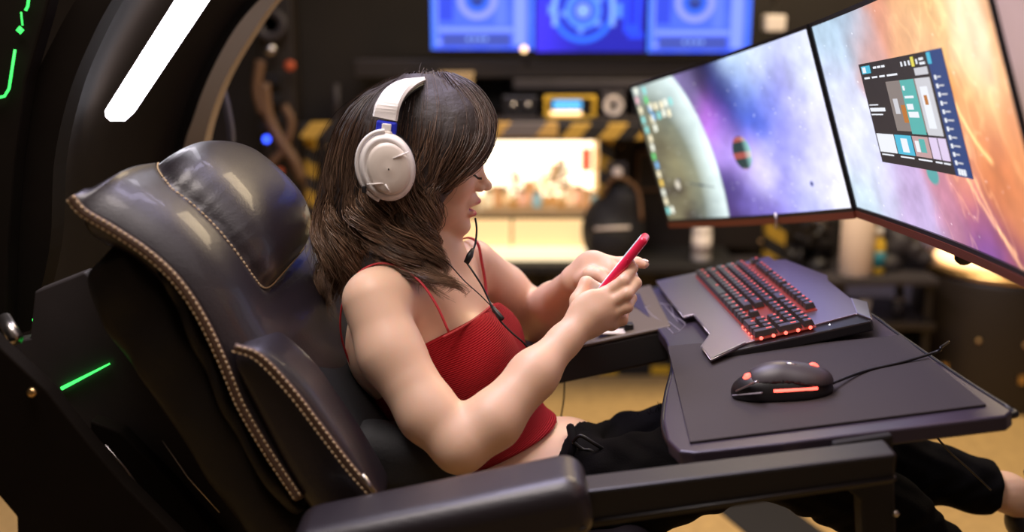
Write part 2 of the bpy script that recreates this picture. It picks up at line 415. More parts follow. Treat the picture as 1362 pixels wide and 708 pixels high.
# ---- three wall screens
def wall_screen(px0, px1, pyb, name_label, kind, Y=4.35):
    bl = P(px0, pyb, Y); br = P(px1, pyb, Y); w = br[0] - bl[0]; h = w * 0.60; x0 = bl[0]; z0 = bl[2]
    t = thing('wall_screen', name_label, 'screen', (x0 + w / 2, Y + 0.05, z0), group='blue instrument screens on the back wall')
    box('screen_case', (x0 + w / 2, Y + 0.035, z0 + h / 2), (w + 0.008, 0.05, h + 0.024), M['black_plastic'], t, bevel=0.004)
    nu, nv = 150, 90
    u, v = np.meshgrid(np.linspace(0, 1, nu), np.linspace(0, 1, nv), indexing='ij')
    V = np.stack([x0 + u * w, np.full_like(u, Y), z0 + v * h], -1).reshape(-1, 3)
    o = mk('display', V, grid_faces(nu, nv), M['blue_pic'], t)
    asp = w / h; X = (u - 0.5) * asp; C = np.zeros(u.shape + (3,))
    def blend(mask, c):
        mk_ = np.clip(mask, 0, 1)[..., None]; C[:] = C * (1 - mk_) + np.array(c) * mk_
    def rect(a, b, c, d, col, s=0.012):
        blend(np.minimum(np.minimum((u - a), (b - u)), np.minimum((v - c), (d - v))) / s, col)
    def ring(cx, cz, r, wd, col, s=0.02):
        d = np.abs(np.hypot((u - cx) * asp, v - cz) - r); blend((wd - d) / s, col)
    if kind == 'side':
        C[:] = (0.05, 0.14, 0.80); blend(0.5 + 0.5 * np.sin(u * 23) * np.cos(v * 17), (0.12, 0.20, 0.75))
        blend(1 - np.abs(v - 0.5) * 1.5, (0.14, 0.24, 0.9))
        rect(0.07, 0.22, 0.45, 0.9, (0.05, 0.10, 0.60)); rect(0.62, 0.74, 0.38, 0.92, (0.22, 0.32, 0.95))
        rect(0.07, 0.80, 0.27, 0.36, (0.42, 0.50, 1.0)); rect(0.10, 0.78, 0.05, 0.26, (0.10, 0.13, 0.35))
        for q in (0.36, 0.42, 0.48, 0.53): blend((0.035 - np.hypot((u - q) * asp, v - 0.17)) / 0.02, (0.65, 0.85, 1.0))
        rect(0.80, 0.93, 0.06, 0.95, (0.45, 0.52, 1.0)); rect(0.0, 0.025, 0.0, 1.0, (0.15, 0.55, 1.0)); rect(0.97, 1.0, 0, 1, (0.12, 0.40, 0.95))
        rect(0.04, 0.07, 0.08, 0.95, (0.42, 0.5, 1.0)); blend((0.05 - np.hypot((u - 0.08) * asp, v - 0.12)) / 0.03, (0.6, 0.65, 1.0))
        cx, cz = 0.45, 0.80
        blend((0.30 - np.hypot((u - cx) * asp, v - cz)) / 0.02, (0.15, 0.22, 0.85)); ring(cx, cz, 0.27, 0.06, (0.55, 0.52, 1.0))
        blend((0.20 - np.hypot((u - cx) * asp, v - cz)) / 0.02, (0.05, 0.22, 0.75)); blend((0.13 - np.hypot((u - cx) * asp, v - cz)) / 0.05, (0.02, 0.03, 0.15))
        blend((0.08 - np.hypot((u - cx) * asp, (v - cz - 0.04) * 2)) / 0.06, (0.15, 0.3, 0.6))
    else:
        C[:] = (0.02, 0.02, 0.35); blend(1 - u * 2.4, (0.10, 0.05, 0.75)); blend((v - 0.5) * 1.5, (0.02, 0.05, 0.7))
        cx, cz = 0.43, 0.62
        ring(cx, cz, 0.44, 0.05, (0.05, 0.28, 0.95)); ring(cx, cz, 0.33, 0.05, (0.02, 0.05, 0.45)); ring(cx, cz, 0.22, 0.07, (0.15, 0.38, 0.95))
        blend((0.12 - np.hypot((u - cx) * asp, v - cz)) / 0.03, (0.55, 0.75, 1.0)); ring(cx, cz, 0.05, 0.015, (0.1, 0.3, 0.7))
        for a in (0.6, 1.9, 3.3, 4.6, 5.6): blend((0.06 - np.hypot((u - cx) * asp - 0.3 * math.cos(a), v - cz - 0.3 * math.sin(a))) / 0.03, (0.30, 0.55, 1.0))
        for q in (0.14, 0.67): rect(q, q + 0.06, 0.38, 0.92, (0.50, 0.75, 1.0), 0.02)
        rect(0.10, 0.20, 0.55, 0.72, (0.35, 0.6, 1.0), 0.03); rect(0.72, 0.80, 0.5, 0.75, (0.2, 0.5, 1.0), 0.03)
        rect(0.80, 0.96, 0.28, 0.98, (0.03, 0.12, 0.95)); rect(0.83, 0.93, 0.40, 0.86, (0.02, 0.05, 0.6)); rect(0.84, 0.99, 0.2, 0.3, (0.03, 0.1, 0.9))
    C = C * np.array([0.5, 0.62, 1.25]); set_col(o, 'pic', C.reshape(-1, 3))
M['blue_pic'] = emis_attr('instrument_picture', 0.85)
wall_screen(574, 710, 66, 'blue instrument screen nearest the woman, left of the three', 'side')
wall_screen(713, 857, 69, 'dark blue wall screen with large bright dial, middle of the three', 'mid')
wall_screen(861, 997, 70, 'blue instrument screen above the left monitor, right of the three', 'side')
t = thing('screen_beam', 'long dark beam under the three blue wall screens', 'beam', P(770, 110, 4.45))
c = P(770, 88, 4.5); box('beam', (c[0], 4.5, c[2] - 0.005), (1.75, 0.2, 0.075), M['brown_black'], t, bevel=0.008)
box('cable_tray', (c[0] + 0.05, 4.40, c[2] - 0.062), (0.62, 0.12, 0.04), M['hull_grey'], t, bevel=0.006)
q = P(697, 66, 4.33); t = thing('indicator_lamp', 'small pale glowing lamp at the foot of the left wall screen', 'lamp', q)
lathe('bulb', q, [(0.002, -0.012), (0.012, -0.006), (0.014, 0), (0.012, 0.008), (0.002, 0.014)], M['warm_lamp'], t, 12)
lathe('socket', (q[0], q[1], q[2] - 0.02), [(0.010, -0.008), (0.010, 0.008)], M['black_plastic'], t, 10)

def ctr(px0, py0, px1, py1, Y):
    a = P(px0, py0, Y); b = P(px1, py1, Y)
    return ((a + b) / 2), abs(b[0] - a[0]), abs(a[2] - b[2])
# ---- shelf with devices over the display case
a = P(745, 159, 4.3)
t = thing('equipment_shelf', 'dark shelf of small devices above the hazard striped beam', 'shelf', a)
box('shelf_board', (a[0], 4.4, a[2]), (1.30, 0.42, 0.03), M['brown_black'], t, bevel=0.004)
box('shelf_back', (a[0], 4.62, a[2] + 0.08), (1.30, 0.02, 0.16), M['black_matte'], t, bevel=0.002)
for s in (-1, 1): box('shelf_bracket', (a[0] + s * 0.6, 4.45, a[2] - 0.05), (0.02, 0.3, 0.08), M['black_metal'], t, bevel=0.002)
c, w, h = ctr(724, 127, 792, 158, 4.22)
t = thing('radio_display', 'small device with yellow frame and lit blue display on the shelf', 'device', (c[0], c[1], c[2] - h / 2))
box('device_body', (c[0], 4.27, c[2]), (w, 0.08, h), M['black_plastic'], t, bevel=0.006)
for s in (-1, 1):
    box('yellow_frame_rail', (c[0], 4.222, c[2] + s * (h / 2 - 0.006)), (w, 0.02, 0.012), M['yellow'], t, bevel=0.002)
    box('yellow_frame_post', (c[0] + s * (w / 2 - 0.008), 4.222, c[2]), (0.014, 0.02, h - 0.03), M['yellow'], t, bevel=0.002)
for s in (-1, 1):
    for s2 in (-1, 0, 1): box('yellow_knob', (c[0] + s * (w / 2 - 0.006), 4.21, c[2] + s2 * h * 0.3), (0.018, 0.016, 0.016), M['yellow'], t, bevel=0.004)
box('display', (c[0] - 0.01, 4.224, c[2] + 0.008), (w * 0.55, 0.012, h * 0.38), M['blue_display'], t, bevel=0.001)
box('lower_display', (c[0] - 0.015, 4.224, c[2] - 0.022), (w * 0.6, 0.012, h * 0.16), M['warm_lamp'], t, bevel=0.001)
c, w, h = ctr(800, 124, 832, 158, 4.25)
t = thing('round_gauge', 'round grey gauge box right of the lit yellow device', 'gauge', (c[0], 4.3, c[2] - h / 2))
box('gauge_box', (c[0], 4.32, c[2]), (w, 0.12, h), M['hull_grey'], t, bevel=0.008)
lathe('dial', (c[0], 4.26, c[2]), [(0.038, 0), (0.038, 0.008), (0.03, 0.010), (0.028, 0.006)], M['cream_plastic'], t, 20, (0, -1, 0))
lathe('dial_center', (c[0], 4.25, c[2]), [(0.014, 0), (0.012, 0.008)], M['black_plastic'], t, 16, (0, -1, 0))
for (x0, x1, y0, lb) in [(668, 716, 128, 'dark device box with pale knobs left of the lit yellow device'), (842, 880, 130, 'dark device box at the right end of the shelf')]:
    c, w, h = ctr(x0, y0, x1, 159, 4.28)
    t = thing('device_box', lb, 'device', (c[0], 4.3, c[2] - h / 2))
    box('device_body', (c[0], 4.33, c[2]), (w, 0.1, h), M['black_plastic'], t, bevel=0.006)
    for i in range(2): lathe('knob', (c[0] + (i - 0.5) * w * 0.4, 4.28, c[2] + 0.01), [(0.012, 0), (0.010, 0.014)], M['steel'], t, 12, (0, -1, 0))
c, w, h = ctr(583, 100, 628, 117, 4.25)
t = thing('cap_box', 'yellowish box on top of the cabinet behind her head', 'box', (c[0], 4.3, c[2] - h / 2))
box('carton', (c[0], 4.33, c[2]), (w, 0.12, h), M['cabinet_cream'], t, bevel=0.004); box('carton_lid', (c[0], 4.33, c[2] + h / 2), (w + 0.008, 0.13, 0.01), M['cabinet_cream'], t, bevel=0.002)

# ---- hazard striped frame (door-like portal around the display case)
t = thing('hazard_frame', 'black and yellow striped frame around the lit display case', 'frame', P(720, 300, 4.3))
for (x0, x1, y0, y1, m, nm) in [(398, 662, 164, 184, 'haz', 'striped_beam'), (662, 742, 164, 182, 'haz_pale', 'striped_beam'), (742, 880, 166, 186, 'haz', 'striped_beam'),
                            (404, 424, 186, 350, 'haz_v', 'striped_post'), (798, 813, 184, 350, 'haz_v', 'striped_post'), (1026, 1044, 186, 345, 'haz_v', 'striped_post')]:
    Yf = 4.12 if nm == 'striped_beam' else 4.2; c, w, h = ctr(x0, y0, x1, y1, Yf)
    box(nm, (c[0], Yf + 0.03, c[2]), (w, 0.06, h), M[m], t, bevel=0.003)
# dark cladding panels behind the frame
for (x0, x1, y0, y1, lb) in [(428, 636, 186, 352, 'dark cladding panel left of the lit display case'), (818, 1020, 186, 330, 'dark cladding panel right of the lit display case')]:
    c, w, h = ctr(x0, y0, x1, y1, 4.5)
    t = thing('cladding_panel', lb, 'panel', (c[0], 4.5, c[2] - h / 2))
    box('panel', (c[0], 4.52, c[2]), (w, 0.03, h), M['brown_black'], t, bevel=0.004)
    for s in (-1, 1):
        for s2 in (-1, 1): lathe('bolt', (c[0] + s * w * 0.46, 4.503, c[2] + s2 * h * 0.44), [(0.008, 0), (0.006, 0.006)], M['gold'], t, 8, (0, -1, 0))
c, w, h = ctr(850, 204, 890, 254, 4.45)
t = thing('wall_plate', 'square tan outlined wall plate left of the left monitor', 'sign', (c[0], 4.48, c[2] - h / 2))
boxes('plate_frame', [((c[0], 4.48, c[2] + h / 2), (w, 0.02, 0.012)), ((c[0], 4.48, c[2] - h / 2), (w, 0.02, 0.012)), ((c[0] - w / 2, 4.48, c[2]), (0.012, 0.02, h)), ((c[0] + w / 2, 4.48, c[2]), (0.012, 0.02, h))], M['brown_hose'], t)
box('plate', (c[0], 4.485, c[2]), (w - 0.012, 0.012, h - 0.012), M['brown_black'], t, bevel=0.001)

# ---- lit display case
c, w, h = ctr(560, 184, 798, 352, 4.28); x0 = c[0] - w / 2; x1 = c[0] + w / 2; zt = c[2] + h / 2; zb = c[2] - h / 2
zs = P(680, 284, 4.28)[2]
t = thing('display_case', 'brightly lit display case in the back wall behind her face', 'display case', (c[0], 4.4, zb))
box('backlit_panel', (c[0], 4.66, (zt + zs) / 2), (w, 0.02, zt - zs), M['lightbox'], t, bevel=0)
box('case_side', (x0, 4.47, c[2]), (0.02, 0.38, h), M['cabinet_cream'], t, bevel=0.002); box('case_side', (x1, 4.47, c[2]), (0.012, 0.38, h), M['yellow'], t, bevel=0.002)
box('case_top', (c[0], 4.47, zt), (w, 0.38, 0.02), M['cabinet_cream'], t, bevel=0.002)
box('shelf', (c[0], 4.46, zs), (w, 0.38, 0.02), M['cabinet_cream'], t, bevel=0.002)
M['cream_lit'] = mat('backlit_cream_front', (0.7, 0.52, 0.26), 0.5, emit=(1.0, 0.66, 0.30), estr=0.62)  # emission stands in for case light; the drawer front is no lamp
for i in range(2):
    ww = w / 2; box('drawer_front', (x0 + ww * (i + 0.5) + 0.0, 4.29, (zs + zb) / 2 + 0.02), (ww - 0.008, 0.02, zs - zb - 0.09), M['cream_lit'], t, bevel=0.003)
M['ledge_lit'] = mat('backlit_ledge', (0.8, 0.7, 0.45), 0.5, emit=(1.0, 0.80, 0.48), estr=0.85)  # emission imitates light falling on the ledge
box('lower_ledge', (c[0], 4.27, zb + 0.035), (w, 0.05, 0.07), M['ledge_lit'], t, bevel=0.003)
cc, ww, hh = ctr(773, 197, 787, 228, 4.60)
g = thing('red_sign', 'small red hanging sign inside the lit display case', 'sign', cc)
box('sign_board', (cc[0], 4.60, cc[2]), (ww, 0.006, hh), mat('sign_red', (0.75, 0.10, 0.05), 0.5, emit=(0.9, 0.22, 0.12), estr=0.5), g, bevel=0.001)
tube('hanging_wire', [(cc[0], 4.60, cc[2] + hh / 2), (cc[0], 4.60, zt - 0.005)], 0.0012, M['steel'], g, 5)
# goods on the shelf of the case: small figurine trees, jars and boxes
gm = [mat('goods_%s' % n, c_, 0.5, emit=c_, estr=0.6) for n, c_ in (('amber', (0.45, 0.22, 0.06)), ('brown', (0.20, 0.10, 0.03)), ('cream', (0.8, 0.62, 0.35)), ('pink', (0.7, 0.38, 0.25)), ('teal', (0.25, 0.38, 0.36)))]  # goods emit their own colour to look lit by the case
spots = [(650, 26, 2), (661, 30, 0), (672, 20, 2), (683, 52, 1), (694, 22, 3), (704, 34, 0), (714, 24, 4), (724, 42, 2), (735, 50, 0), (746, 62, 1), (757, 30, 2), (768, 24, 3), (779, 28, 0), (788, 18, 4)]
place = ['first', 'second', 'third', 'fourth', 'fifth', 'sixth', 'seventh', 'eighth', 'ninth', 'tenth', 'eleventh', 'twelfth', 'thirteenth', 'fourteenth']
for i, (px, hp, k) in enumerate(spots):
    b0 = P(px, 283, 4.38 + 0.05 * (i % 3)); hgt = hp * 4.4 / F; r = 0.018 + 0.006 * (i % 2)
    kind = ['jar', 'bonsai', 'box'][0 if hp < 28 else (1 if hp > 40 else 2)]; z = zs + 0.010
    nm = {'jar': 'glass_jar', 'bonsai': 'bonsai_tree', 'box': 'gift_box'}[kind]
    col = ['amber', 'brown', 'cream', 'pink', 'teal'][k]
    t = thing(nm, '%s %s on the lit shelf, %s of its goods from left' % (col, {'jar': 'jar', 'bonsai': 'potted tree', 'box': 'gift box'}[kind], place[i]), kind if kind != 'bonsai' else 'plant', (b0[0], b0[1], z), group='goods on the lit case shelf')
    if kind == 'jar':
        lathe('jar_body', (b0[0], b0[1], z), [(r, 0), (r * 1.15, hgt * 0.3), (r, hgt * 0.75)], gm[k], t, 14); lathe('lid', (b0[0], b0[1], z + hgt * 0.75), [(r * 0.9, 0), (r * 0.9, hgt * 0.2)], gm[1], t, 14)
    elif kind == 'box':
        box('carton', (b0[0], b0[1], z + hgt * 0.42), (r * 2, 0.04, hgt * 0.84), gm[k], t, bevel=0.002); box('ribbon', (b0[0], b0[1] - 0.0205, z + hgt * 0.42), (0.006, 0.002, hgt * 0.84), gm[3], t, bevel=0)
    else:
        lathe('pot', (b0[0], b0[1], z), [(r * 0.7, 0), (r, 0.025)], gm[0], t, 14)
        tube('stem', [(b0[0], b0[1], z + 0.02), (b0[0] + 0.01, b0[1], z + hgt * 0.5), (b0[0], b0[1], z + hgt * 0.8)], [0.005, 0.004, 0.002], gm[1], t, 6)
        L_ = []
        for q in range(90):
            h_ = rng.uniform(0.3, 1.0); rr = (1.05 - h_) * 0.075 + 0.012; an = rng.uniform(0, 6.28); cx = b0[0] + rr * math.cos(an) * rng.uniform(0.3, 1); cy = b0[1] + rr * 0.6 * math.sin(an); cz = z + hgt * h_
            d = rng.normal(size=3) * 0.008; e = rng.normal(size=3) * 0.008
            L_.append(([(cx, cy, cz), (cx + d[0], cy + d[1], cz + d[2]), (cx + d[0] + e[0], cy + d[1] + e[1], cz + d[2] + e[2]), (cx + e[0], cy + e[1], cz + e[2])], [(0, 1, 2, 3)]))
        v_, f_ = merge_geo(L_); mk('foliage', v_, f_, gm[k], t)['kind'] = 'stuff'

# ---- dark counter under the case, lower cabinets along the back wall
for i, (x0, x1, lb) in enumerate([(400, 640, 'black base cabinet behind her back'), (642, 800, 'black base cabinet under the lit display case'), (804, 972, 'black base cabinet right of the lit display case')]):
    c, w, h = ctr(x0, 356, x1, 482, 4.25)
    t = thing('base_cabinet', lb, 'cabinet', (c[0], 4.4, 0))
    ztop = P(720, 354, 4.15)[2]; box('cabinet_body', (c[0], 4.62, ztop / 2 - 0.015), (w, 0.16, ztop - 0.03), M['black_matte'], t, bevel=0.004); box('worktop', (c[0], 4.42, ztop - 0.015), (w, 0.54, 0.03), M['black_matte'], t, bevel=0.004)
    for s in (-1, 1):
        d = box('cabinet_door', (c[0] + s * w / 4, 4.533, ztop / 2 - 0.02), (w / 2 - 0.01, 0.015, ztop - 0.09), M['brown_black'], t, bevel=0.003)
        box('handle', (c[0] + s * 0.02, 4.520, ztop * 0.75), (0.008, 0.012, 0.06), M['black_metal'], d, bevel=0.002)
c, w, h = ctr(640, 351, 806, 357, 4.2)
t = thing('floor_edge_rail', 'black floor rail with yellow strip along the cabinets', 'rail', P(830, 492, 4.05))
b0 = P(830, 500, 4.0); box('rail', (b0[0], 4.49, 0.030), (2.4, 0.05, 0.06), M['black_matte'], t, bevel=0.004)
for i in range(9): box('yellow_mark', (b0[0] - 0.9 + i * 0.22, 4.463, 0.026), (0.08, 0.006, 0.035), M['yellow'], t, bevel=0.001)

# clutter right of the case: backpack and dark case
cc = P(815, 315, 4.24); cc[1] = 4.24; cc[2] = P(720, 354, 4.15)[2] + 0.17
f = Field(np.arange(cc[0] - 0.22, cc[0] + 0.25, 0.01), np.arange(4.04, 4.44, 0.01), np.arange(cc[2] - 0.17, cc[2] + 0.2, 0.01))
f.ell((cc[0], 4.24, cc[2] - 0.05), (0.12, 0.1, 0.15), k=0.03); f.ell((cc[0] + 0.03, 4.22, cc[2] + 0.07), (0.07, 0.07, 0.08), k=0.03); f.ell((cc[0] - 0.02, 4.16, cc[2] - 0.08), (0.08, 0.05, 0.08), k=0.02)
t = thing('backpack', 'black backpack standing on the cabinet right of the lit case', 'bag', (cc[0], 4.24, cc[2] - 0.17))
V, Fq = f.nets(); mk('bag_body', V, Fq, M['fabric_black'], t, True)
tube('bag_strap', [cc + [-0.05, -0.05, 0.1], cc + [0.0, -0.1, 0.17], cc + [0.08, -0.07, 0.12], cc + [0.1, -0.08, 0.0]], 0.008, M['brown_hose'], t, 6, 16)
tube('bag_buckle', [cc + [-0.08, -0.13, -0.02], cc + [0.05, -0.15, -0.01]], 0.006, M['cream_plastic'], t, 6)
c, w, h = ctr(806, 268, 832, 292, 4.2); c[2] = cc[2] + 0.15 + h / 2
t = thing('camera_unit', 'small grey camera unit on top of the black backpack', 'camera', (c[0], 4.2, c[2] - h / 2))
box('camera_body', (c[0], 4.2, c[2]), (w, 0.06, h), M['hull_grey'], t, bevel=0.006); lathe('lens', (c[0], 4.17, c[2]), [(0.02, 0), (0.018, 0.015), (0.012, 0.016)], M['cream_plastic'], t, 14, (0, -1, 0))

# ---- machinery and hoses on the left of the back wall
t = thing('hose_rack', 'tall dark machinery rack with brown hoses left of her head', 'machinery', P(375, 300, 4.4))
c, w, h = ctr(342, 50, 400, 300, 4.45)
box('rack_column', (c[0], 4.52, c[2]), (w, 0.12, h + 0.5), M['brown_black'], t, bevel=0.01)
for (pts, r) in [([(352, 110), (356, 150), (372, 185), (392, 215), (402, 240)], 0.022), ([(378, 140), (388, 165), (376, 200), (360, 220), (356, 260)], 0.016), ([(346, 80), (342, 120), (350, 150)], 0.02), ([(398, 230), (408, 255), (398, 285)], 0.012)]:
    tube('hose', [P(x, y, 4.36) for x, y in pts], r, M['brown_hose'], t, 8, 18)
lathe('reel', P(361, 32, 4.38), [(0.03, 0), (0.03, 0.03), (0.05, 0.035), (0.062, 0.03), (0.062, 0)], M['hull_grey'], t, 24, (0, -1, 0))
lathe('valve', P(361, 66, 4.36), [(0.02, 0), (0.024, 0.02), (0.012, 0.03)], M['steel'], t, 14, (0, -1, 0))
lathe('orange_cap', P(387, 87, 4.36), [(0.018, 0), (0.02, 0.03), (0.01, 0.035)], M['orange'], t, 14, (0, -1, 0))
lathe('orange_cap', P(373, 228, 4.34), [(0.014, 0), (0.016, 0.03), (0.01, 0.035)], M['orange'], t, 14, (0, -1, 0))
lathe('blue_led', P(355, 185, 4.30), [(0.010, 0), (0.012, 0.006), (0.006, 0.012)], M['led_blue'], t, 14, (0, -1, 0))
for y in (100, 126, 160): c, w, h = ctr(344, y, 372, y + 14, 4.4); box('junction_box', (c[0], 4.42, c[2]), (w, 0.06, h), M['black_plastic'], t, bevel=0.005)
c, w, h = ctr(441, 112, 452, 162, 4.4)
t = thing('wall_pipe', 'short grey upright pipe above the striped beam', 'pipe', (c[0], 4.4, c[2] - h / 2))
lathe('pipe', (c[0], 4.42, c[2] - h / 2), [(w / 2, 0), (w / 2, h)], M['hull_grey'], t, 12); lathe('flange', (c[0], 4.42, c[2] - h / 2), [(w * 0.7, 0), (w * 0.7, 0.015)], M['hull_grey'], t, 12)
c, w, h = ctr(1020, 20, 1046, 42, 4.4)
t = thing('junction_unit', 'pale square wall box right of the blue screens', 'box', (c[0], 4.45, c[2] - h / 2))
box('unit_body', (c[0], 4.45, c[2]), (w, 0.08, h), M['cream_plastic'], t, bevel=0.006); tube('conduit', [(c[0], 4.45, c[2] + h / 2), (c[0], 4.45, c[2] + 0.4)], 0.008, M['black_metal'], t, 8)

# ---- right side: shelving unit with bottle, paper rolls, drum table
zc = P(1130, 372, 4.05)[2]
t = thing('shelf_unit', 'low black open shelf unit with grey edge behind the keyboard', 'shelf', P(1140, 372, 4.15))
a = P(985, 352, 4.2); b = P(1225, 352, 4.2); cx = (a[0] + b[0]) / 2; w = b[0] - a[0]
for i, dz in enumerate((0, -0.17, -0.34)):
    box('shelf_board', (cx, 4.2, zc + dz), (w, 0.40, 0.025), M['hull_grey'] if i == 0 else M['brown_black'], t, bevel=0.004)
for x in (a[0] + 0.02, cx, b[0] - 0.02):
    for y in (4.05, 4.35): box('upright', (x, y, zc / 2), (0.03, 0.03, zc), M['black_metal'], t, bevel=0.003)
def bottle(px, py_top, py_bot, Y, r, z, mats, lb, name='bottle', cat='bottle', cap=True):
    c = P(px, py_bot, Y); hgt = (py_bot - py_top) * Y / F * 1.02
    t = thing(name, lb, cat, (c[0], Y, z))
    if cap:
        lathe('bottle_body', (c[0], Y, z), [(r * 0.95, 0), (r, 0.01), (r, hgt * 0.62), (r * 0.8, hgt * 0.72), (r * 0.45, hgt * 0.78), (r * 0.45, hgt * 0.82)], mats[0], t, 20)
        lathe('cap', (c[0], Y, z + hgt * 0.82), [(r * 0.55, 0), (r * 0.55, hgt * 0.16), (r * 0.4, hgt * 0.18)], mats[1], t, 16)
        lathe('label_band', (c[0], Y, z + hgt * 0.15), [(r * 1.01, 0), (r * 1.01, hgt * 0.35)], mats[2], t, 20)
    return t, c, hgt
bottle(932, 288, 356, 4.25, 0.038, P(720, 354, 4.15)[2], (M['white_gloss'], M['white_plastic'], M['cream_plastic']), 'white round bottle behind the raised phone, below the left monitor')
Y = 4.08; c = P(1137, 370, Y); r = 22.5 * Y / F; hgt = 86 * Y / F
t = thing('paper_roll', 'large cream paper towel roll on the shelf below the monitors', 'paper roll', (c[0], Y, zc + 0.0125))
lathe('roll', (c[0], Y, zc + 0.0125), [(r * 0.96, 0), (r, 0.005), (r, hgt), (r * 0.93, hgt + 0.004), (0.02, hgt + 0.004), (0.02, hgt - 0.02)], M['paper'], t, 28)
lathe('core_tube', (c[0], Y, zc + 0.02), [(0.019, 0), (0.019, hgt)], M['brown_hose'], t, 14)
bottle(1166, 300, 362, 4.1, 0.026, zc + 0.0125, (M['yellow'], M['white_plastic'], M['skin_bottle']), 'yellow bottle with teal label beside the paper roll')
# dark bagged items beside
for i, (px, py, lb) in enumerate([(1082, 320, 'crumpled black plastic bag left of the paper roll'), (1200, 318, 'black and grey bundle right of the yellow bottle')]):
    c = P(px, py, 4.2); f = Field(np.arange(c[0] - .16, c[0] + .16, .008), np.arange(4.03, 4.38, .008), np.arange(zc + 0.0125, zc + 0.34, .008))
    for q in range(22): f.ell((c[0] + rng.uniform(-.08, .08), 4.2 + rng.uniform(-.05, .05), zc + rng.uniform(.02, .20)), rng.uniform(.015, .06, 3), rot_rows(rng.normal(size=3), rng.normal(size=3)), k=0.006)
    V, Fq = f.nets(); t = thing('plastic_bag', lb, 'bag', (c[0], 4.2, zc + 0.0125)); mk('bag_body', V, Fq, M['leather_soft'] if i == 0 else M['hull_grey'], t, True)
    tube('bag_tie', [(c[0] - .02, 4.15, zc + .18), (c[0], 4.15, zc + .21), (c[0] + .03, 4.16, zc + .19)], 0.006, M['steel'], t, 6, 10)
for i, (px, lb) in enumerate([(1150, 'small white cup on the middle shelf under the paper roll'), (1195, 'grey tin on the middle shelf near the drum table')]):
    c = P(px, 395, 4.1); t = thing('cup' if i == 0 else 'tin', lb, 'cup' if i == 0 else 'tin', (c[0], 4.1, zc - 0.1575))
    lathe('vessel', (c[0], 4.1, zc - 0.1575), [(0.02, 0), (0.026, 0.07), (0.024, 0.07), (0.018, 0.006)], M['white_gloss'] if i == 0 else M['hull_grey'], t, 18)
    lathe('rim', (c[0], 4.1, zc - 0.0885), [(0.0265, 0), (0.0265, 0.004)], M['steel'], t, 18)
# drum table
Yd = 4.33; c = P(1335, 372, Yd); R = 118 * Yd / F; zt = P(1335, 352, Yd)[2]; zb = 0.0
t = thing('drum_table', 'big black drum shaped table with warm lit round top', 'table', (c[0], Yd, 0))
lathe('drum_body', (c[0], Yd, 0), [(R * 0.98, 0), (R, 0.02), (R, zt - 0.03), (R * 0.98, zt)], M['brown_black'], t, 48)
lathe('table_rim', (c[0], Yd, zt), [(R * 0.99, -0.008), (R * 1.02, 0.004), (R * 1.0, 0.02), (R * 0.9, 0.022)], M['gold'], t, 48)
lathe('lit_top', (c[0], Yd, zt), [(R * 0.78, 0.022), (R * 0.74, 0.045), (R * 0.5, 0.055)], M['warm_lamp'], t, 40)
for a_ in (200, 235, 262, 290, 320):
    a_ = math.radians(a_); lathe('rivet', (c[0] + R * math.cos(a_), Yd + R * math.sin(a_), P(1303, 460, Yd - R)[2]), [(0.008, -0.002), (0.007, 0.005), (0.003, 0.008)], M['gold'], t, 10, (math.cos(a_), math.sin(a_), 0))
for a_ in (215, 262): 
    a_ = math.radians(a_); x = c[0] + (R + .005) * math.cos(a_); y = Yd + (R + .005) * math.sin(a_); box('latch', (x, y, P(1300, 505, Yd - R)[2]), (0.024, 0.012, 0.035), M['gold'], t, bevel=0.002)
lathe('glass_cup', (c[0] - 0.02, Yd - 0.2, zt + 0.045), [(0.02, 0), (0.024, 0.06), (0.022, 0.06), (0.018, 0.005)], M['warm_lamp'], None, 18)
o = bpy.data.objects['glass_cup']; props(o, 'small glowing amber cup on the drum table top', 'cup')

# ---- floor tape stripes under the chair
k = 0
for (p, lb) in [([(930, 660), (1010, 645), (1130, 735), (1040, 750)], 'black floor stripe left of the broad yellow patch'), ([(1090, 640), (1180, 630), (1290, 745), (1200, 750)], 'black floor stripe under her ankle')]:
    pts = [PZ(x, y, 0.001) for x, y in p]
    o = prism('floor_stripe', pts, (0, 0, 0.003), M['black_matte'], None); props(o, lb, 'floor marking')

# ================================================================== cockpit canopy and hull
def curve_at(pts, Y, n=28): return cr([P(x, y, Y) for x, y in pts], n)
near_c = curve_at([(62, 430), (66, 300), (78, 180), (104, 92), (150, 0), (200, -70), (270, -150), (380, -240)], 1.70)
far_c = curve_at([(243, 430), (241, 300), (245, 207), (262, 145), (282, 95), (312, 42), (350, -5), (395, -55), (470, -120), (590, -200)], 2.44)
t = thing('canopy', 'big curved dark canopy arching over the recliner with a light bar inside', 'canopy', P(60, 440, 2.0))
nw = 14; A = []
for w in np.linspace(0, 1, nw):
    c = near_c * (1 - w) + far_c * w; c = c + np.array([-0.05 * math.sin(math.pi * w), 0, 0]); A.append(c)
A = np.stack(A, 1); nrm = np.cross(np.gradient(A, axis=0), np.gradient(A, axis=1)); nrm /= np.linalg.norm(nrm, axis=2)[..., None]
if nrm[10, 5, 0] > 0: nrm = -nrm
V = np.vstack([A.reshape(-1, 3), (A + nrm * 0.02).reshape(-1, 3)]); Fg = grid_faces(28, nw); k = 28 * nw
def rim_faces(nu, nv, k):
    b = [i * nv for i in range(nu)] + [(nu - 1) * nv + j for j in range(1, nv)] + [i * nv + nv - 1 for i in range(nu - 2, -1, -1)] + [j for j in range(nv - 2, 0, -1)]
    return [(b[i], b[(i + 1) % len(b)], b[(i + 1) % len(b)] + k, b[i] + k) for i in range(len(b))]
mk('inner_shell', V, np.vstack([Fg, Fg[:, ::-1] + k, np.array(rim_faces(28, nw, k))]), M['hull'], t, True)
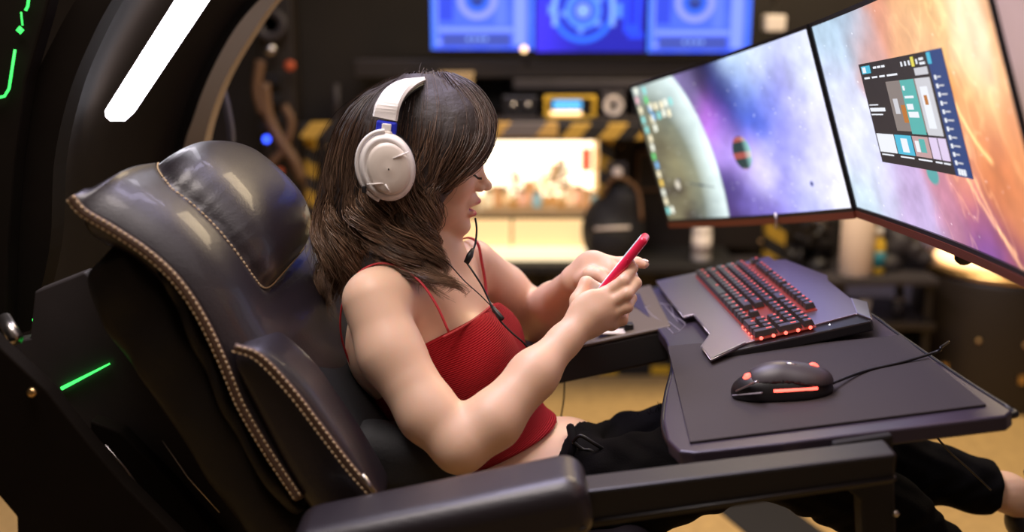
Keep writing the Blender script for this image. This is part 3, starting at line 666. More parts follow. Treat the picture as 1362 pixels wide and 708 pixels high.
def strip(name, L_, R_, thick, m, parent, n=30, **kw):
    L_ = cr(L_, n); R_ = cr(R_, n); th = np.array(thick)
    V = np.stack([L_, R_, R_ + th, L_ + th], 1).reshape(-1, 3); Fc = []
    for i in range(n - 1):
        for j in range(4): q = (j + 1) % 4; Fc.append((i * 4 + j, i * 4 + q, (i + 1) * 4 + q, (i + 1) * 4 + j))
    Fc += [(3, 2, 1, 0), tuple((n - 1) * 4 + j for j in range(4))]
    return mk(name, V, Fc, m, parent, False, **kw)
Yr = 2.38
strip('edge_rim', [P(x, y, Yr) for x, y in [(236, 300), (243, 205), (258, 155), (277, 104), (309, 44), (345, 0), (420, -70), (520, -140)]],
      [P(x, y, Yr) for x, y in [(262, 300), (269, 205), (282, 150), (302, 100), (334, 46), (371, -5), (440, -70), (540, -130)]], (0, 0.06, 0), M['rim_tan'], t)
strip('near_rib', [P(x, y, 1.66) for x, y in [(2, 450), (8, 330), (18, 220), (40, 122), (70, 55), (104, -5), (160, -80), (230, -160)]],
      [P(x, y, 1.66) for x, y in [(40, 440), (66, 330), (72, 215), (92, 125), (120, 55), (152, -5), (205, -80), (280, -160)]], (0, 0.05, 0), M['hull'], t)
strip('rear_rim', [P(x, y, 2.55) for x, y in [(300, 260), (303, 190), (298, 150), (292, 120)]], [P(x, y, 2.55) for x, y in [(306, 260), (309, 190), (304, 150), (297, 120)]], (0, 0.03, 0), M['hull_grey'], t)
# light bar
a0, a1 = [(146, 153), (244, -2), (330, -138)], [(179, 149), (283, -2), (372, -138)]
Lp = [P(x, y, 1.90) for x, y in a0]; Rp = [P(x, y, 1.95) for x, y in a1]
tip1 = P(147, 161, 1.905); tip2 = P(166, 161, 1.93)
lb = prism('light_bar', [tip1, tip2, Rp[0], Rp[2], Lp[2], Lp[0]], (-0.012, 0.012, 0.006), M['led_white'], t, label='glowing white light bar')
# hull side plate outside, with green light lines
t = thing('hull_side', 'dark hull wall at the left edge with thin green light lines', 'panel', P(20, 440, 1.62))
prism('hull_plate', [P(x, y, 1.62) for x, y in [(-120, 450), (-120, -60), (80, -60), (60, 20), (34, 110), (18, 220), (10, 330), (8, 450)]], (0, 0.04, 0), M['hull'], t, bevel=0.004)
def led(pts, m=M['led_green'], Y=1.61, r=0.002, par=None): return tube('light_line', [P(x, y, Y) for x, y in pts], r, m, par or t, 6)
led([(40, -20), (37, 8), (34, 14)]); led([(20, 66), (12, 118), (6, 128), (-12, 132)]); led([(28, 16), (30, 34)], r=0.0012)
d = P(27, 40, 1.612); lathe('light_diamond', d, [(0.001, 0), (0.006, 0.001), (0.001, 0.004)], M['led_green'], t, 4, (0, -1, 0))
# base plates lower left
t = thing('cockpit_base', 'black angular base plates below the recliner back, lower left', 'cockpit', P(60, 700, 1.5))
prism('rear_plate', [P(x, y, 1.56) for x, y in [(-60, 470), (40, 450), (46, 388), (112, 362), (240, 470), (430, 720), (470, 800), (240, 800), (-60, 560)]], (0, 0.03, 0), M['hull_grey'], t, bevel=0.003)
prism('front_plate', [P(x, y, 1.42) for x, y in [(-60, 400), (0, 462), (62, 520), (120, 592), (165, 645), (250, 730), (330, 800), (24, 800), (22, 688), (0, 662), (-60, 600)]], (0, 0.03, 0), M['hull'], t, bevel=0.003)
prism('lower_plate', [P(x, y, 1.50) for x, y in [(120, 560), (160, 575), (225, 640), (330, 760), (420, 900), (250, 900), (120, 700)]], (0, 0.03, 0), M['hull'], t, bevel=0.003)
lathe('bolt', P(43, 522, 1.415), [(0.007, 0), (0.0065, 0.004), (0.003, 0.006)], M['gold'], t, 12, (0, -1, 0))
tube('light_line', [P(82, 517, 1.555), P(146, 484, 1.555)], [0.003, 0.0012], M['led_green'], t, 6)
tube('light_line', [P(48, 424, 1.60), P(50, 436, 1.60)], 0.006, M['led_green'], t, 6)
tube('edge_trim', [P(140, 592, 1.49), P(166, 622, 1.49), P(230, 708, 1.49)], 0.0012, M['steel'], t, 5)
tube('edge_trim', [P(216, 586, 1.49), P(250, 635, 1.49), P(292, 682, 1.49)], 0.0012, M['steel'], t, 5)
tube('steel_peg', [P(5, 424, 1.50), P(22, 452, 1.47)], 0.010, M['steel'], t, 14)

# ================================================================== recliner
ch = thing('recliner', 'large black leather recliner with cream double stitching holding the woman', 'chair', P(400, 700, 1.7))
Nk = [P(x, y, 1.40) for x, y in [(95, 262), (112, 282), (150, 305), (195, 335), (235, 372), (268, 420), (297, 480), (322, 540), (360, 605), (400, 665)]]
ns, ntt = 110, 120
Nc = cr(Nk, ns); tan = np.gradient(Nc, axis=0); tan /= np.linalg.norm(tan, axis=1)[:, None]
tan = np.stack([np.convolve(np.pad(tan[:, q], 12, mode='edge'), np.ones(25) / 25, 'valid') for q in range(3)], 1)
nf = np.stack([-tan[:, 2], np.zeros(ns), tan[:, 0]], 1); nf /= np.linalg.norm(nf, axis=1)[:, None]    # forward-up normal
if nf[50, 0] < 0: nf = -nf
WD = 0.60
def surf(s, tt):
    """front surface of the backrest; s, tt arrays in 0..1 -> points"""
    e = np.minimum(tt, 1 - tt); L = 0.62
    ts = np.interp(s, [0, 0.10, 0.25, 0.45, 0.62], [0.37, 0.31, 0.21, 0.185, 0.19])
    qa = (e - ts) * 0.6; qb = (0.60 - s) * L; q = -0.022 * np.log(np.exp(-qa / 0.022) + np.exp(-qb / 0.022))
    wing = 0.052 * (1 - np.exp(-e / 0.055)) * np.interp(s, [0, 0.06, 1], [0.35, 1, 1])
    bump = np.where(q > 0, 0.050 * (1 - np.exp(-np.maximum(q, 0) / 0.035)), 0)
    crease = -0.007 * np.exp(-(q / 0.006) ** 2)
    pk = 0.0012 * np.sin(s * 210 + 3 * np.sin(s * 31)) * np.exp(-np.maximum(q, 0) / 0.018) * (q > 0)
    below = 0.018 * np.clip((s - 0.62) / 0.1, 0, 1) * np.sin(math.pi * tt)
    h = wing + bump + crease + pk + below
    i = np.clip(s * (ns - 1), 0, ns - 1); i0 = np.minimum(i.astype(int), ns - 2); fr = (i - i0)[..., None]
    base = Nc[i0] * (1 - fr) + Nc[i0 + 1] * fr; n_ = nf[i0] * (1 - fr) + nf[i0 + 1] * fr; tg = tan[i0]
    top = 0.006 * np.sin(math.pi * np.minimum(tt * 1.2, 1)) * np.clip(1 - s / 0.25, 0, 1) - 0.125 * np.clip((tt - 0.10) / 0.9, 0, 1) ** 1.5 * np.clip(1 - s / 0.55, 0, 1)
    topb = 0.03 * np.clip(1 - s / 0.06, 0, 1) ** 2 * (e < 2)
    return base + n_ * (h - topb * (e > 0.05))[..., None] + np.stack([np.zeros_like(tt), tt * WD, np.zeros_like(tt)], -1) - tg * top[..., None]
ss, tt = np.meshgrid(np.linspace(0, 1, ns), np.linspace(0, 1, ntt), indexing='ij')
Fr = surf(ss, tt); nb = 24; tb = np.linspace(1, 0, nb + 2)[1:-1]
Bk = Nc[:, None] - nf[:, None] * (0.085 * np.sqrt(np.sin(math.pi * np.clip(tb, 0.02, 0.98))))[None, :, None] * np.clip(np.linspace(0, 1, ns) / 0.12, 0.25, 1)[:, None, None] + np.stack([0 * tb, 0.01 + tb * (WD - 0.02), 0 * tb], -1)[None]
Ft = surf(np.repeat(np.linspace(0, 1, ns)[:, None], nb, 1), np.repeat(tb[None], ns, 0)) - nf[:, None] * 0.008; bw_ = np.clip(np.linspace(0, 1, ns) / 0.16, 0, 1); bw_ = (bw_ * bw_ * (3 - 2 * bw_))[:, None, None]; Bk = Ft * (1 - bw_) + Bk * bw_
R = np.concatenate([Fr, Bk], 1); nr = R.shape[1]; V = R.reshape(-1, 3); Fg = grid_faces(ns, nr, True)
o = mk('backrest', V, Fg, M['leather'], ch, True)
bm = bmesh.new(); bm.from_mesh(o.data); bm.verts.ensure_lookup_table()
bm.faces.new([bm.verts[j] for j in range(nr)]); bm.faces.new([bm.verts[(ns - 1) * nr + j] for j in range(nr)][::-1]); bmesh.ops.recalc_face_normals(bm, faces=bm.faces); bm.to_mesh(o.data); bm.free()
def stitches(name, path, r, length, parent, off=None, world=True):
    """separate stitches along a dense path, joined as one uncountable seam"""
    path = np.asarray(path); d = np.r_[0, np.cumsum(np.linalg.norm(np.diff(path, axis=0), axis=1))]
    n = int(d[-1] / length); L_ = []
    for i in range(n):
        a, b = [np.array([np.interp(q, d, path[:, k]) for k in range(3)]) for q in ((i + 0.14) * length, (i + 0.86) * length)]
        L_.append(tube_geo([a, (a + b) / 2 + (off if off is not None else 0) * 0.0, b], [r * 0.7, r, r * 0.7], 5))
    v, f = merge_geo(L_); o = mk(name, v, f, M['thread'], parent, True, world); o['kind'] = 'stuff'; return o
s_ = np.linspace(0.0, 1, 200)
def sf(s, t_): return surf(s, np.full_like(s, t_) if np.isscalar(t_) else t_)
for tv, nm in ((0.0, 'near'), (1.0, 'far')):
    edge = sf(s_, tv); tube('piping', edge[::2] + np.array([0.0, -0.002 if tv == 0 else 0.002, 0]), 0.0065, M['piping'], ch, 8)
    sg = -1 if tv == 0 else 1
    for q in (-1, 1):
        stitches('stitching', edge + np.array([0, sg * 0.0055, 0]) + np.interp(np.linspace(0, 1, 200), np.linspace(0, 1, ns), np.arange(ns))[:, None] * 0 + nf[(s_ * (ns - 1)).astype(int)] * q * 0.0048 + np.array([0, sg * 0.001, 0.001]), 0.0016, 0.0078, ch)
def seam_t(sv):
    tq = np.linspace(0.1, 0.5, 400); qa = (tq - np.interp(sv, [0, 0.10, 0.25, 0.45, 0.62], [0.37, 0.31, 0.21, 0.185, 0.19])) * 0.6; qb = (0.60 - sv) * 0.62
    q = -0.022 * np.log(np.exp(-qa / 0.022) + np.exp(-qb / 0.022)); i = np.argmax(q > 0); return tq[i] if q[i] > 0 else None
sv = np.r_[np.linspace(0.015, 0.5, 120), np.linspace(0.502, 0.60, 160)]; pr_ = [(a_, seam_t(a_)) for a_ in sv]; pr_ = np.array([q_ for q_ in pr_ if q_[1] is not None])
def on_front(a_, t_): return surf(a_, t_) + nf[np.minimum((a_ * (ns - 1)).astype(int), ns - 1)] * 0.0035
left_ = on_front(pr_[:, 0], pr_[:, 1] - 0.008); right_ = on_front(pr_[:, 0], 1 - pr_[:, 1] + 0.008)
bt_ = np.linspace(pr_[-1, 1], 1 - pr_[-1, 1], 60)[1:-1]; stitches('seam_stitching', np.vstack([left_, on_front(np.full(58, pr_[-1, 0]), bt_), right_[::-1]]), 0.0013, 0.0075, ch)

def loft_super(name, front, rear, yc, hy, m, parent, n=40, k=28, ex=0.6, cap=0.25, wr=0.0, smooth=True):
    """cushion between two side curves; superellipse section"""
    f_ = cr(front, n); r_ = cr(rear, n); V = []
    for i in range(n):
        s = i / (n - 1); c = (f_[i] + r_[i]) / 2; d = (f_[i] - r_[i]) / 2; sc = min(1, math.sqrt(max(1e-3, 1 - max(0, 1 - s / cap) ** 2)) if s < cap else 1, math.sqrt(max(1e-3, 1 - max(0, 1 - (1 - s) / cap) ** 2)) if s > 1 - cap else 1)
        for j in range(k):
            a = 2 * math.pi * j / k; ca, sa = math.cos(a), math.sin(a); e1 = math.copysign(abs(ca) ** ex, ca); e2 = math.copysign(abs(sa) ** ex, sa)
            w_ = 1 + wr * math.sin(s * 46 + 2.0 * math.sin(j * 0.8)) * (0.5 + 0.5 * math.sin(j * 1.7))
            p = c + d * e1 * sc * w_ + np.array([0, hy * e2 * (0.75 + 0.25 * sc) * (1 + wr * 0.3 * math.sin(s * 30 + j)), 0]); p[1] += yc - c[1]; V.append(p)
    Fc = np.vstack([grid_faces(n, k, True)]); o = mk(name, V, [tuple(q) for q in Fc] + [tuple(range(k - 1, -1, -1)), tuple((n - 1) * k + j for j in range(k))], m, parent, smooth)
    return o
loft_super('back_shell', [P(x, y, 1.43) for x, y in [(150, 318), (190, 342), (235, 392), (272, 450), (302, 510), (340, 590), (385, 680), (430, 760)]],
           [P(x, y, 1.43) for x, y in [(128, 346), (102, 378), (112, 428), (150, 485), (200, 552), (250, 628), (310, 710), (370, 790)]], 1.70, 0.275, M['leather_soft'], ch, n=70, k=44, ex=0.42, cap=0.12, wr=0.035)
loft_super('side_gusset', [P(x, y, 1.40) for x, y in [(200, 345), (235, 378), (262, 425), (292, 490), (320, 555), (365, 630), (410, 700)]],
           [P(x, y, 1.40) for x, y in [(180, 345), (205, 378), (232, 440), (262, 505), (295, 575), (340, 650), (380, 720)]], 1.70, 0.292, M['leather_soft'], ch, n=50, k=30, ex=0.5, cap=0.15, wr=0.05)
bf = [P(x, y, 1.41) for x, y in [(322, 452), (362, 470), (405, 508), (440, 555), (472, 602), (500, 650), (520, 690)]]
br = [P(x, y, 1.41) for x, y in [(308, 475), (322, 510), (345, 560), (375, 620), (405, 670), (430, 700), (450, 730)]]
loft_super('side_bolster', bf, br, 1.455, 0.062, M['leather'], ch, n=50, k=32, ex=0.5, cap=0.12)
loft_super('side_bolster', bf, br, 1.955, 0.055, M['leather'], ch, n=40, k=24, ex=0.5, cap=0.12)
be = cr([P(x, y, 1.385) for x, y in [(312, 462), (345, 475), (388, 520), (430, 575), (466, 622), (498, 658)]], 90)
tube('piping', be, 0.006, M['piping'], ch, 8)
for q in (-1, 1): stitches('stitching', be + np.array([0.0034 * q, -0.005, 0.0034 * q]), 0.0015, 0.0078, ch)
tube('zip_pull', [P(482, 632, 1.37), P(498, 655, 1.37)], 0.003, M['steel'], ch, 8)
def sdf_obj(name, fn, lo, hi, res, m, parent, rl=1, label=None):
    f = Field(*[np.arange(lo[q], hi[q], res) for q in range(3)]); fn(f); V, Fq = f.nets(); V = relax(V, Fq, rl); return mk(name, V, Fq, m, parent, True, label=label)
def slab(name, c, h, R, rr, m, parent, res=0.007, extra=None):
    c = np.asarray(c, float); e = np.abs(R.T) @ np.array(h) + 0.02
    return sdf_obj(name, lambda f: (f.rbox(c, h, R, rr), extra(f) if extra else None), c - e, c + e, res, m, parent)
Rb = rot_rows((0.83, 0, 0.56), (-0.56, 0, 0.83))     # forward, lateral, up of the reclined back
slab('lumbar_cushion', P(440, 535, 1.72), (0.07, 0.20, 0.15), Rb, 0.05, M['fabric_black'], ch)
slab('seat_cushion', P(650, 735, 1.72), (0.27, 0.24, 0.07), rot_rows((0.97, 0, 0.2), (-0.2, 0, 0.97)), 0.05, M['leather'], ch, 0.009)
slab('seat_side_pad', P(533, 612, 1.57), (0.085, 0.045, 0.055), rot_rows((0.98, 0, -0.12), (0.12, 0, 0.98)), 0.04, M['fabric_black'], ch, 0.006)
A0 = P(398, 733, 1.30); A1 = P(783, 655, 1.30); c = (A0 + A1) / 2; d = A1 - A0; Ra = rot_rows(d, (0, 0, 1))
slab('armrest_pad', c, (np.linalg.norm(d) / 2, 0.058, 0.041), Ra, 0.028, M['leather'], ch, 0.005)
pth = [c + Ra[0] * x * (np.linalg.norm(d) / 2 - 0.010) + Ra[1] * -0.0545 * 1.0 + Ra[2] * -0.020 for x in np.linspace(-1, 1, 30)]
tube('armrest_seam', pth, 0.0018, M['leather_soft'], ch, 6)
B0 = P(760, 678, 1.30); B1 = P(1192, 622, 1.30); cb = (B0 + B1) / 2; db = B1 - B0
prism('arm_bar', [B0 + [0, 0, 0.022], B1 + [0, 0, 0.018], B1 + [0, 0, -0.022], B0 + [0, 0, -0.030]], (0, 0.05, 0), M['black_metal'], ch, bevel=0.004)
tube('bar_edge', [B0 + [0, -0.002, -0.020], B1 + [0, -0.002, -0.014]], 0.0022, M['black_metal'], ch, 6)
prism('desk_post', [P(x, y, 1.36) for x, y in [(1108, 590), (1188, 578), (1196, 800), (1152, 800), (1146, 668), (1112, 640)]], (0, 0.04, 0), M['black_matte'], ch, bevel=0.004)
prism('floor_strut', [P(x, y, 1.55) for x, y in [(400, 700), (700, 690), (760, 705), (760, 800), (400, 800)]], (0, 0.04, 0), M['black_matte'], ch, bevel=0.004)
prism('floor_strut', [P(x, y, 1.95) for x, y in [(560, 690), (860, 655), (880, 680), (640, 760)]], (0, 0.04, 0), M['black_matte'], ch, bevel=0.004)
for x, y in [(1143, 603), (1187, 635), (1191, 683)]: lathe('screw', P(x, y, 1.355), [(0.0045, 0), (0.004, 0.003), (0.002, 0.005)], M['steel'], ch, 10, (0, -1, 0))
for x, y in [(1052, 617), (1066, 616)]: tube('clamp_pin', [P(x, y - 3, 1.35), P(x + 8, y + 2, 1.35)], 0.003, M['gold'], ch, 8)
# far arm with console
R8 = rot_rows((math.cos(math.radians(8)), 0, math.sin(math.radians(8))), (0, 0, 1))
cc = P(790, 452, 2.10); con = thing('arm_console', 'black far armrest console with tan top behind her hands', 'console', cc)
fa = P(700, 478, 1.95); fb = P(892, 437, 1.95)
prism('console_body', [fa, fb, fb + [0, 0, -0.062], fa + [0, 0, -0.062]], (0, 0.30, 0), M['black_matte'], con, bevel=0.006)
ta = fa + [0.0, -0.002, 0.0]; tb_ = fb + [0, -0.002, 0]
prism('console_top', [ta, tb_, tb_ + [0, 0, 0.006], ta + [0, 0, 0.006]], (0, 0.304, 0), M['desk_tan'], con, bevel=0.002)
def ontop(px, w): # point on the console top near edge, w metres back
    q = (px - 700) / 192; b_ = fa * (1 - q) + fb * q; return b_ + np.array([0, w, 0.008])
lathe('dial_knob', ontop(822, 0.055), [(0.016, 0), (0.016, 0.006), (0.012, 0.010)], M['black_plastic'], con, 18)
tube('ring_handle', [ontop(824, 0.06) + np.array([0.015 * math.cos(a), 0.015 * math.sin(a), 0.009]) for a in np.linspace(0, 5.5, 20)], 0.0022, M['gold'], con, 6)
box('switch_block', ontop(838, 0.03) + [0, 0, 0.004], (0.018, 0.02, 0.012), M['black_plastic'], con, bevel=0.002)
box('switch_plate', ontop(818, 0.025) + [0, 0, 0.001], (0.06, 0.03, 0.003), M['cream_plastic'], con, bevel=0.001)

# ================================================================== tilted desk
TA = 0.1405; D0 = np.array([0.215, 1.38, 0.9285]); DN = np.array([-TA, 0, 1.0]); DN /= np.linalg.norm(DN)
def ray(px, py, p0, n):
    q = P(px, py, 1.0); o_ = np.array([0, 0, CH]); d = q - o_; t_ = ((p0 - o_) @ n) / (d @ n); return o_ + d * t_
def PD(px, py, dz=0.0): return ray(px, py, D0 + DN * dz, DN)
desk = thing('desk', 'dark cockpit desk with rounded corner tilted over her lap', 'desk', PD(1050, 560, -0.03))
ol = [(1346, 546), (1338, 553), (1200, 570), (1040, 590), (925, 602), (903, 600), (888, 585), (882, 560), (886, 525), (894, 492), (892, 470), (885, 452), (868, 428), (848, 411), (834, 403), (836, 395), (864, 385), (905, 376), (1000, 366), (1095, 385), (1160, 420), (1193, 444), (1277, 502)]
prism('desk_top', [PD(x, y) for x, y in ol], -DN * 0.022, M['desk'], desk, bevel=0.003)
o2 = [PD(x, y, -0.022) for x, y in ol]; cen = np.mean(o2, axis=0)
prism('under_panel', [cen + (q - cen) * 0.95 for q in o2], -DN * 0.014, M['black_metal'], desk, bevel=0.003)
tube('edge_trim', [PD(x, y, -0.011) + np.array([0, -0.002, 0]) for x, y in ol[15:] + ol[:1]], 0.004, M['black_plastic'], desk, 6, 60)
tube('edge_trim', [PD(x, y, -0.011) + np.array([0, -0.003, 0]) for x, y in ol[:15]], 0.0045, M['black_plastic'], desk, 6, 60)
for x0, x1, mm in ((1045, 1090, 'red_brown'), (1120, 1170, 'black_plastic'), (1215, 1240, 'cream_plastic')):
    a = P(x0, 606 - (x0 - 905) * 0.125 + 8, 1.372); b = P(x1, 606 - (x1 - 905) * 0.125 + 8, 1.372)
    prism('edge_label', [a, b, b + [0, 0, -0.007], a + [0, 0, -0.007]], (0, 0.003, 0), M[mm], desk, world=True)
# line print of a mech emblem on the desk left of the keyboard
pr = [[(858, 409), (876, 402), (884, 424), (905, 440), (912, 432), (904, 424)], [(878, 404), (893, 406), (896, 420), (912, 430)], [(884, 424), (880, 428), (868, 420), (858, 409)], [(890, 414), (902, 428)], [(905, 440), (896, 444), (888, 436)], [(872, 410), (878, 424)], [(896, 420), (890, 414), (884, 406)]]
L_ = [tube_geo([PD(x, y, 0.0006) for x, y in q], 0.0007, 4) for q in pr]; v_, f_ = merge_geo(L_); mk('line_print', v_, f_, M['print_grey'], desk, label='pale angular line drawing printed on the desk')
# mouse pad
mp_ = [(888, 463), (930, 459), (1060, 462), (1198, 448), (1312, 541), (918, 591)]
pad = prism('mouse_pad', [PD(x, y, 0.0004) for x, y in mp_], DN * 0.0035, M['pad'], None, bevel=0.001); props(pad, 'matte black mouse pad covering the near half of the desk', 'mouse pad')

# ================================================================== keyboard
kf = PD(924, 362, 0.030); kn = PD(1003, 446, 0.030); kX = kn - kf; KL = np.linalg.norm(kX); kX /= KL
kZ = DN + np.array([-0.07, 0, 0]); kZ -= kX * (kZ @ kX); kZ /= np.linalg.norm(kZ); kY = np.cross(kZ, kX)
kO = kf - kZ * 0.010
KM = Matrix(((kX[0], kY[0], kZ[0], kO[0]), (kX[1], kY[1], kZ[1], kO[1]), (kX[2], kY[2], kZ[2], kO[2]), (0, 0, 0, 1)))
kb = thing('keyboard', 'silver framed mechanical keyboard with red backlit keys on the desk', 'keyboard', mtx=KM)
def kl(px, py, z=0.0):
    q = ray(px, py, kO + kZ * z, kZ) - kO; return (q @ kX, q @ kY)
out = [(887, 395), (909, 421), (922, 418), (944, 444), (932, 460), (945, 478), (992, 456), (1139, 417), (1160, 425), (1155, 402), (1131, 396), (1102, 373), (1101, 366), (1045, 345), (1030, 346)]
loc = [kl(x, y) for x, y in out]
farx = -0.035
poly = [(farx, loc[0][1] + 0.002)] + loc + [(farx, loc[-1][1])]
print('kb', KL, [(round(a, 3), round(b, 3)) for a, b in poly])
poly3 = [(a, b, 0.0) for a, b in poly]
pl = prism('frame_plate', poly3, (0, 0, -0.005), M['brushed'], kb, bevel=0.0015, world=False, label='brushed silver top plate')
U = KL / 22.5
cen = np.mean(poly3, axis=0)
prism('body', [(-0.015, -0.05, -0.004), (KL + 0.012, -0.055, -0.004), (KL + 0.012, 0.19, -0.004), (-0.015, 0.16, -0.004)], (0, 0, -0.018), M['black_plastic'], kb, bevel=0.003, world=False)
h0, h1, h2, h3 = loc[7], loc[8], loc[9], loc[10]
prism('end_handle', [(h0[0], h0[1], 0.001), (h1[0], h1[1], 0.001), (h2[0], h2[1], 0.001), (h3[0], h3[1], 0.001)], (0, 0, -0.022), M['steel'], kb, bevel=0.002, world=False)
box('backlight_plate', (9.15 * U, 3.22 * U, 0.0012), (18.3 * U, 6.44 * U, 0.0016), M['led_red_dim'], kb, bevel=0, world=False)
box('backlight_plate', (20.45 * U, 2.5 * U, 0.0012), (4.1 * U, 5.0 * U, 0.0016), M['led_red_dim'], kb, bevel=0, world=False)
keymesh = {}
KH = 0.0140
def keycap(w, d):
    key = (round(w, 3), round(d, 3))
    if key in keymesh: return keymesh[key]
    bm = bmesh.new(); g = 0.0011; W_, D_ = w * U / 2 - g, d * U / 2 - g; tp = 0.0024
    lo = [bm.verts.new((x * W_, y * D_, 0.004)) for x, y in ((-1, -1), (1, -1), (1, 1), (-1, 1))]
    hi = [bm.verts.new((x * (W_ - tp), y * (D_ - tp) - 0.0004, KH)) for x, y in ((-1, -1), (1, -1), (1, 1), (-1, 1))]
    bm.faces.new(lo[::-1]); bm.faces.new(hi)
    for i in range(4): bm.faces.new((lo[i], lo[(i + 1) % 4], hi[(i + 1) % 4], hi[i]))
    bmesh.ops.bevel(bm, geom=[e for e in bm.edges], offset=0.0007, segments=1, affect='EDGES')
    me = bpy.data.meshes.new('key'); 
    z = KH + 0.0002
    q = [bm.verts.new(v) for v in ((-0.0022, D_ * 0.15, z), (0.0022, D_ * 0.15, z), (0.0022, D_ * 0.62, z), (-0.0022, D_ * 0.62, z))]
    f = bm.faces.new(q); f.material_index = 1; bm.to_mesh(me); bm.free(); me.materials.append(M['key']); me.materials.append(M['led_legend']); keymesh[key] = me; return me
def key(x, y, w=1, d=1):
    o = link(bpy.data.objects.new('key', keycap(w, d))); o.parent = kb
    o.location = ((x + w / 2) * U, (y + d / 2) * U, 0); return o
rowx = [(0, [1.25, 1.25, 1.25, 6.25, 1.25, 1.25, 1.25, 1.25]), (1, [2.25] + [1] * 10 + [2.75]), (2, [1.75] + [1] * 11 + [2.25]), (3, [1.5] + [1] * 12 + [1.5]), (4, [1] * 13 + [2])]
for y, ws in rowx:
    x = 0
    for w in ws: key(x, y, w); x += w
for x in [0, 2, 3, 4, 5, 6.5, 7.5, 8.5, 9.5, 11, 12, 13, 14, 15.25, 16.25, 17.25]: key(x, 5.45)
for x in (15.25, 16.25, 17.25): key(x, 0); key(x, 3); key(x, 4)
key(16.25, 1); key(18.5, 0, 2); key(20.5, 0)
for y in (1, 2, 3): [key(18.5 + i, y) for i in range(3)]
for i in range(4): key(18.5 + i, 4)
key(21.5, 0, 1, 2); key(21.5, 2, 1, 2)
for x in (18.7, 19.7, 20.7, 21.6): lathe('key_light', ((x) * U, -0.0005, 0.0022), [(0.0015, -0.001), (0.0022, 0), (0.001, 0.0015)], M['led_red'], kb, 8, (0, -1, 0), world=False)
for y in (0.5, 1.5, 2.5, 3.5, 4.5): lathe('key_light', (KL + 0.0012, y * U, 0.003), [(0.0022, 0), (0.0032, 0.001), (0.0015, 0.0022)], M['led_red'], kb, 10, (1, 0, 0), world=False)
lathe('status_light', (KL + 0.004, 6.0 * U, 0.001), [(0.001, 0), (0.0009, 0.001)], M['led_white'], kb, 8, world=False)
tube('plate_edge', [(a_, b_, -0.0015) for a_, b_ in loc[:4]], 0.0009, M['steel'], kb, 5, world=False); tube('plate_edge', [(a_, b_, -0.0015) for a_, b_ in loc[3:7]], 0.0009, M['steel'], kb, 5, world=False)  # thin steel tubes added as bright edge highlights along the plate
prism('bevel_strip', [(loc[5][0], loc[5][1], 0.0004), (loc[6][0], loc[6][1], 0.0004), (loc[6][0] - 0.006, loc[6][1], 0.0004), (loc[5][0] - 0.010, loc[5][1] + 0.01, 0.0004)], (0, 0, 0.0006), M['steel'], kb, world=False)

# ================================================================== mouse
mc = PD(1040, 524, 0.004); mx_ = PD(1105, 515, 0.004) - PD(975, 522, 0.004); Rm = rot_rows(mx_, DN); Rm2 = Rm
mo = thing('mouse', 'black gaming mouse with red glowing strips on the mouse pad', 'mouse', mc)
def ml(x, y, z): return mc + Rm[0] * x + Rm[1] * y + Rm[2] * z
def fm(f):
    f.ell(ml(-0.012, 0, 0.006), (0.060, 0.034, 0.034), Rm, 0); f.ell(ml(0.030, 0, 0.005), (0.042, 0.031, 0.026), Rm, 0.02); f.plane(ml(0, 0, 0), -Rm[2])
sdf_obj('mouse_body', fm, mc - 0.09, mc + 0.09, 0.0022, M['black_plastic'], mo)
def fs(f):
    f.ell(ml(-0.002, 0, 0.008), (0.060, 0.033, 0.041), Rm, 0); f.ell(ml(0.035, 0, 0.016), (0.038, 0.031, 0.024), Rm, 0.012); f.ell(ml(0.0, 0, -0.008), (0.085, 0.055, 0.040), Rm, 0.002, 'sub'); f.plane(ml(-0.03, 0, 0), -Rm[0] * 0.9 - Rm[2] * 0.3)
sdf_obj('top_shell', fs, mc - 0.09, mc + 0.09, 0.0022, mat('mouse_shell', (0.05, 0.04, 0.045), 0.4), mo)
tube('glow_strip', [ml(x, -0.033 + 0.010 * (x / 0.06) ** 2, 0.017 - 0.06 * max(0, x - 0.02)) for x in np.linspace(-0.01, 0.05, 10)], 0.0022, M['led_red'], mo, 6)
tube('silver_strip', [ml(-0.062 + 0.026 * q, -0.016 - 0.018 * q, 0.014 + 0.017 * q) for q in np.linspace(0, 1.2, 10)], 0.0034, M['steel'], mo, 6, flat=0.5)
tube('silver_strip', [ml(-0.068 + 0.032 * q, -0.012 - 0.024 * q, 0.006 + 0.010 * q) for q in np.linspace(0, 1.3, 10)], 0.0028, M['print_grey'], mo, 6, flat=0.5)
lathe('rear_light', ml(-0.046, -0.008, 0.033), [(0.006, -0.003), (0.007, 0), (0.003, 0.003)], M['led_red'], mo, 12, tuple(-Rm[0] * 0.4 + Rm[2] * 0.9 - Rm[1] * 0.2))
lathe('wheel', ml(0.046, 0.004, 0.034), [(0.008, -0.004), (0.009, 0), (0.008, 0.004)], M['led_red'], mo, 16, tuple(Rm[1]))
tube('button', [ml(0.010, -0.004, 0.0475), ml(0.024, -0.004, 0.044)], 0.003, M['steel'], mo, 8, flat=0.5)
cb_ = tube('mouse_cable', [ml(0.066, 0, 0.010), PD(1150, 494, 0.006), PD(1200, 482, 0.006), PD(1246, 468, 0.012), PD(1252, 462, 0.02), PD(1262, 455, -0.01)], 0.0022, M['cable'], None, 6, 40)
props(cb_, 'thin black mouse cable running off the right side of the desk', 'cable')

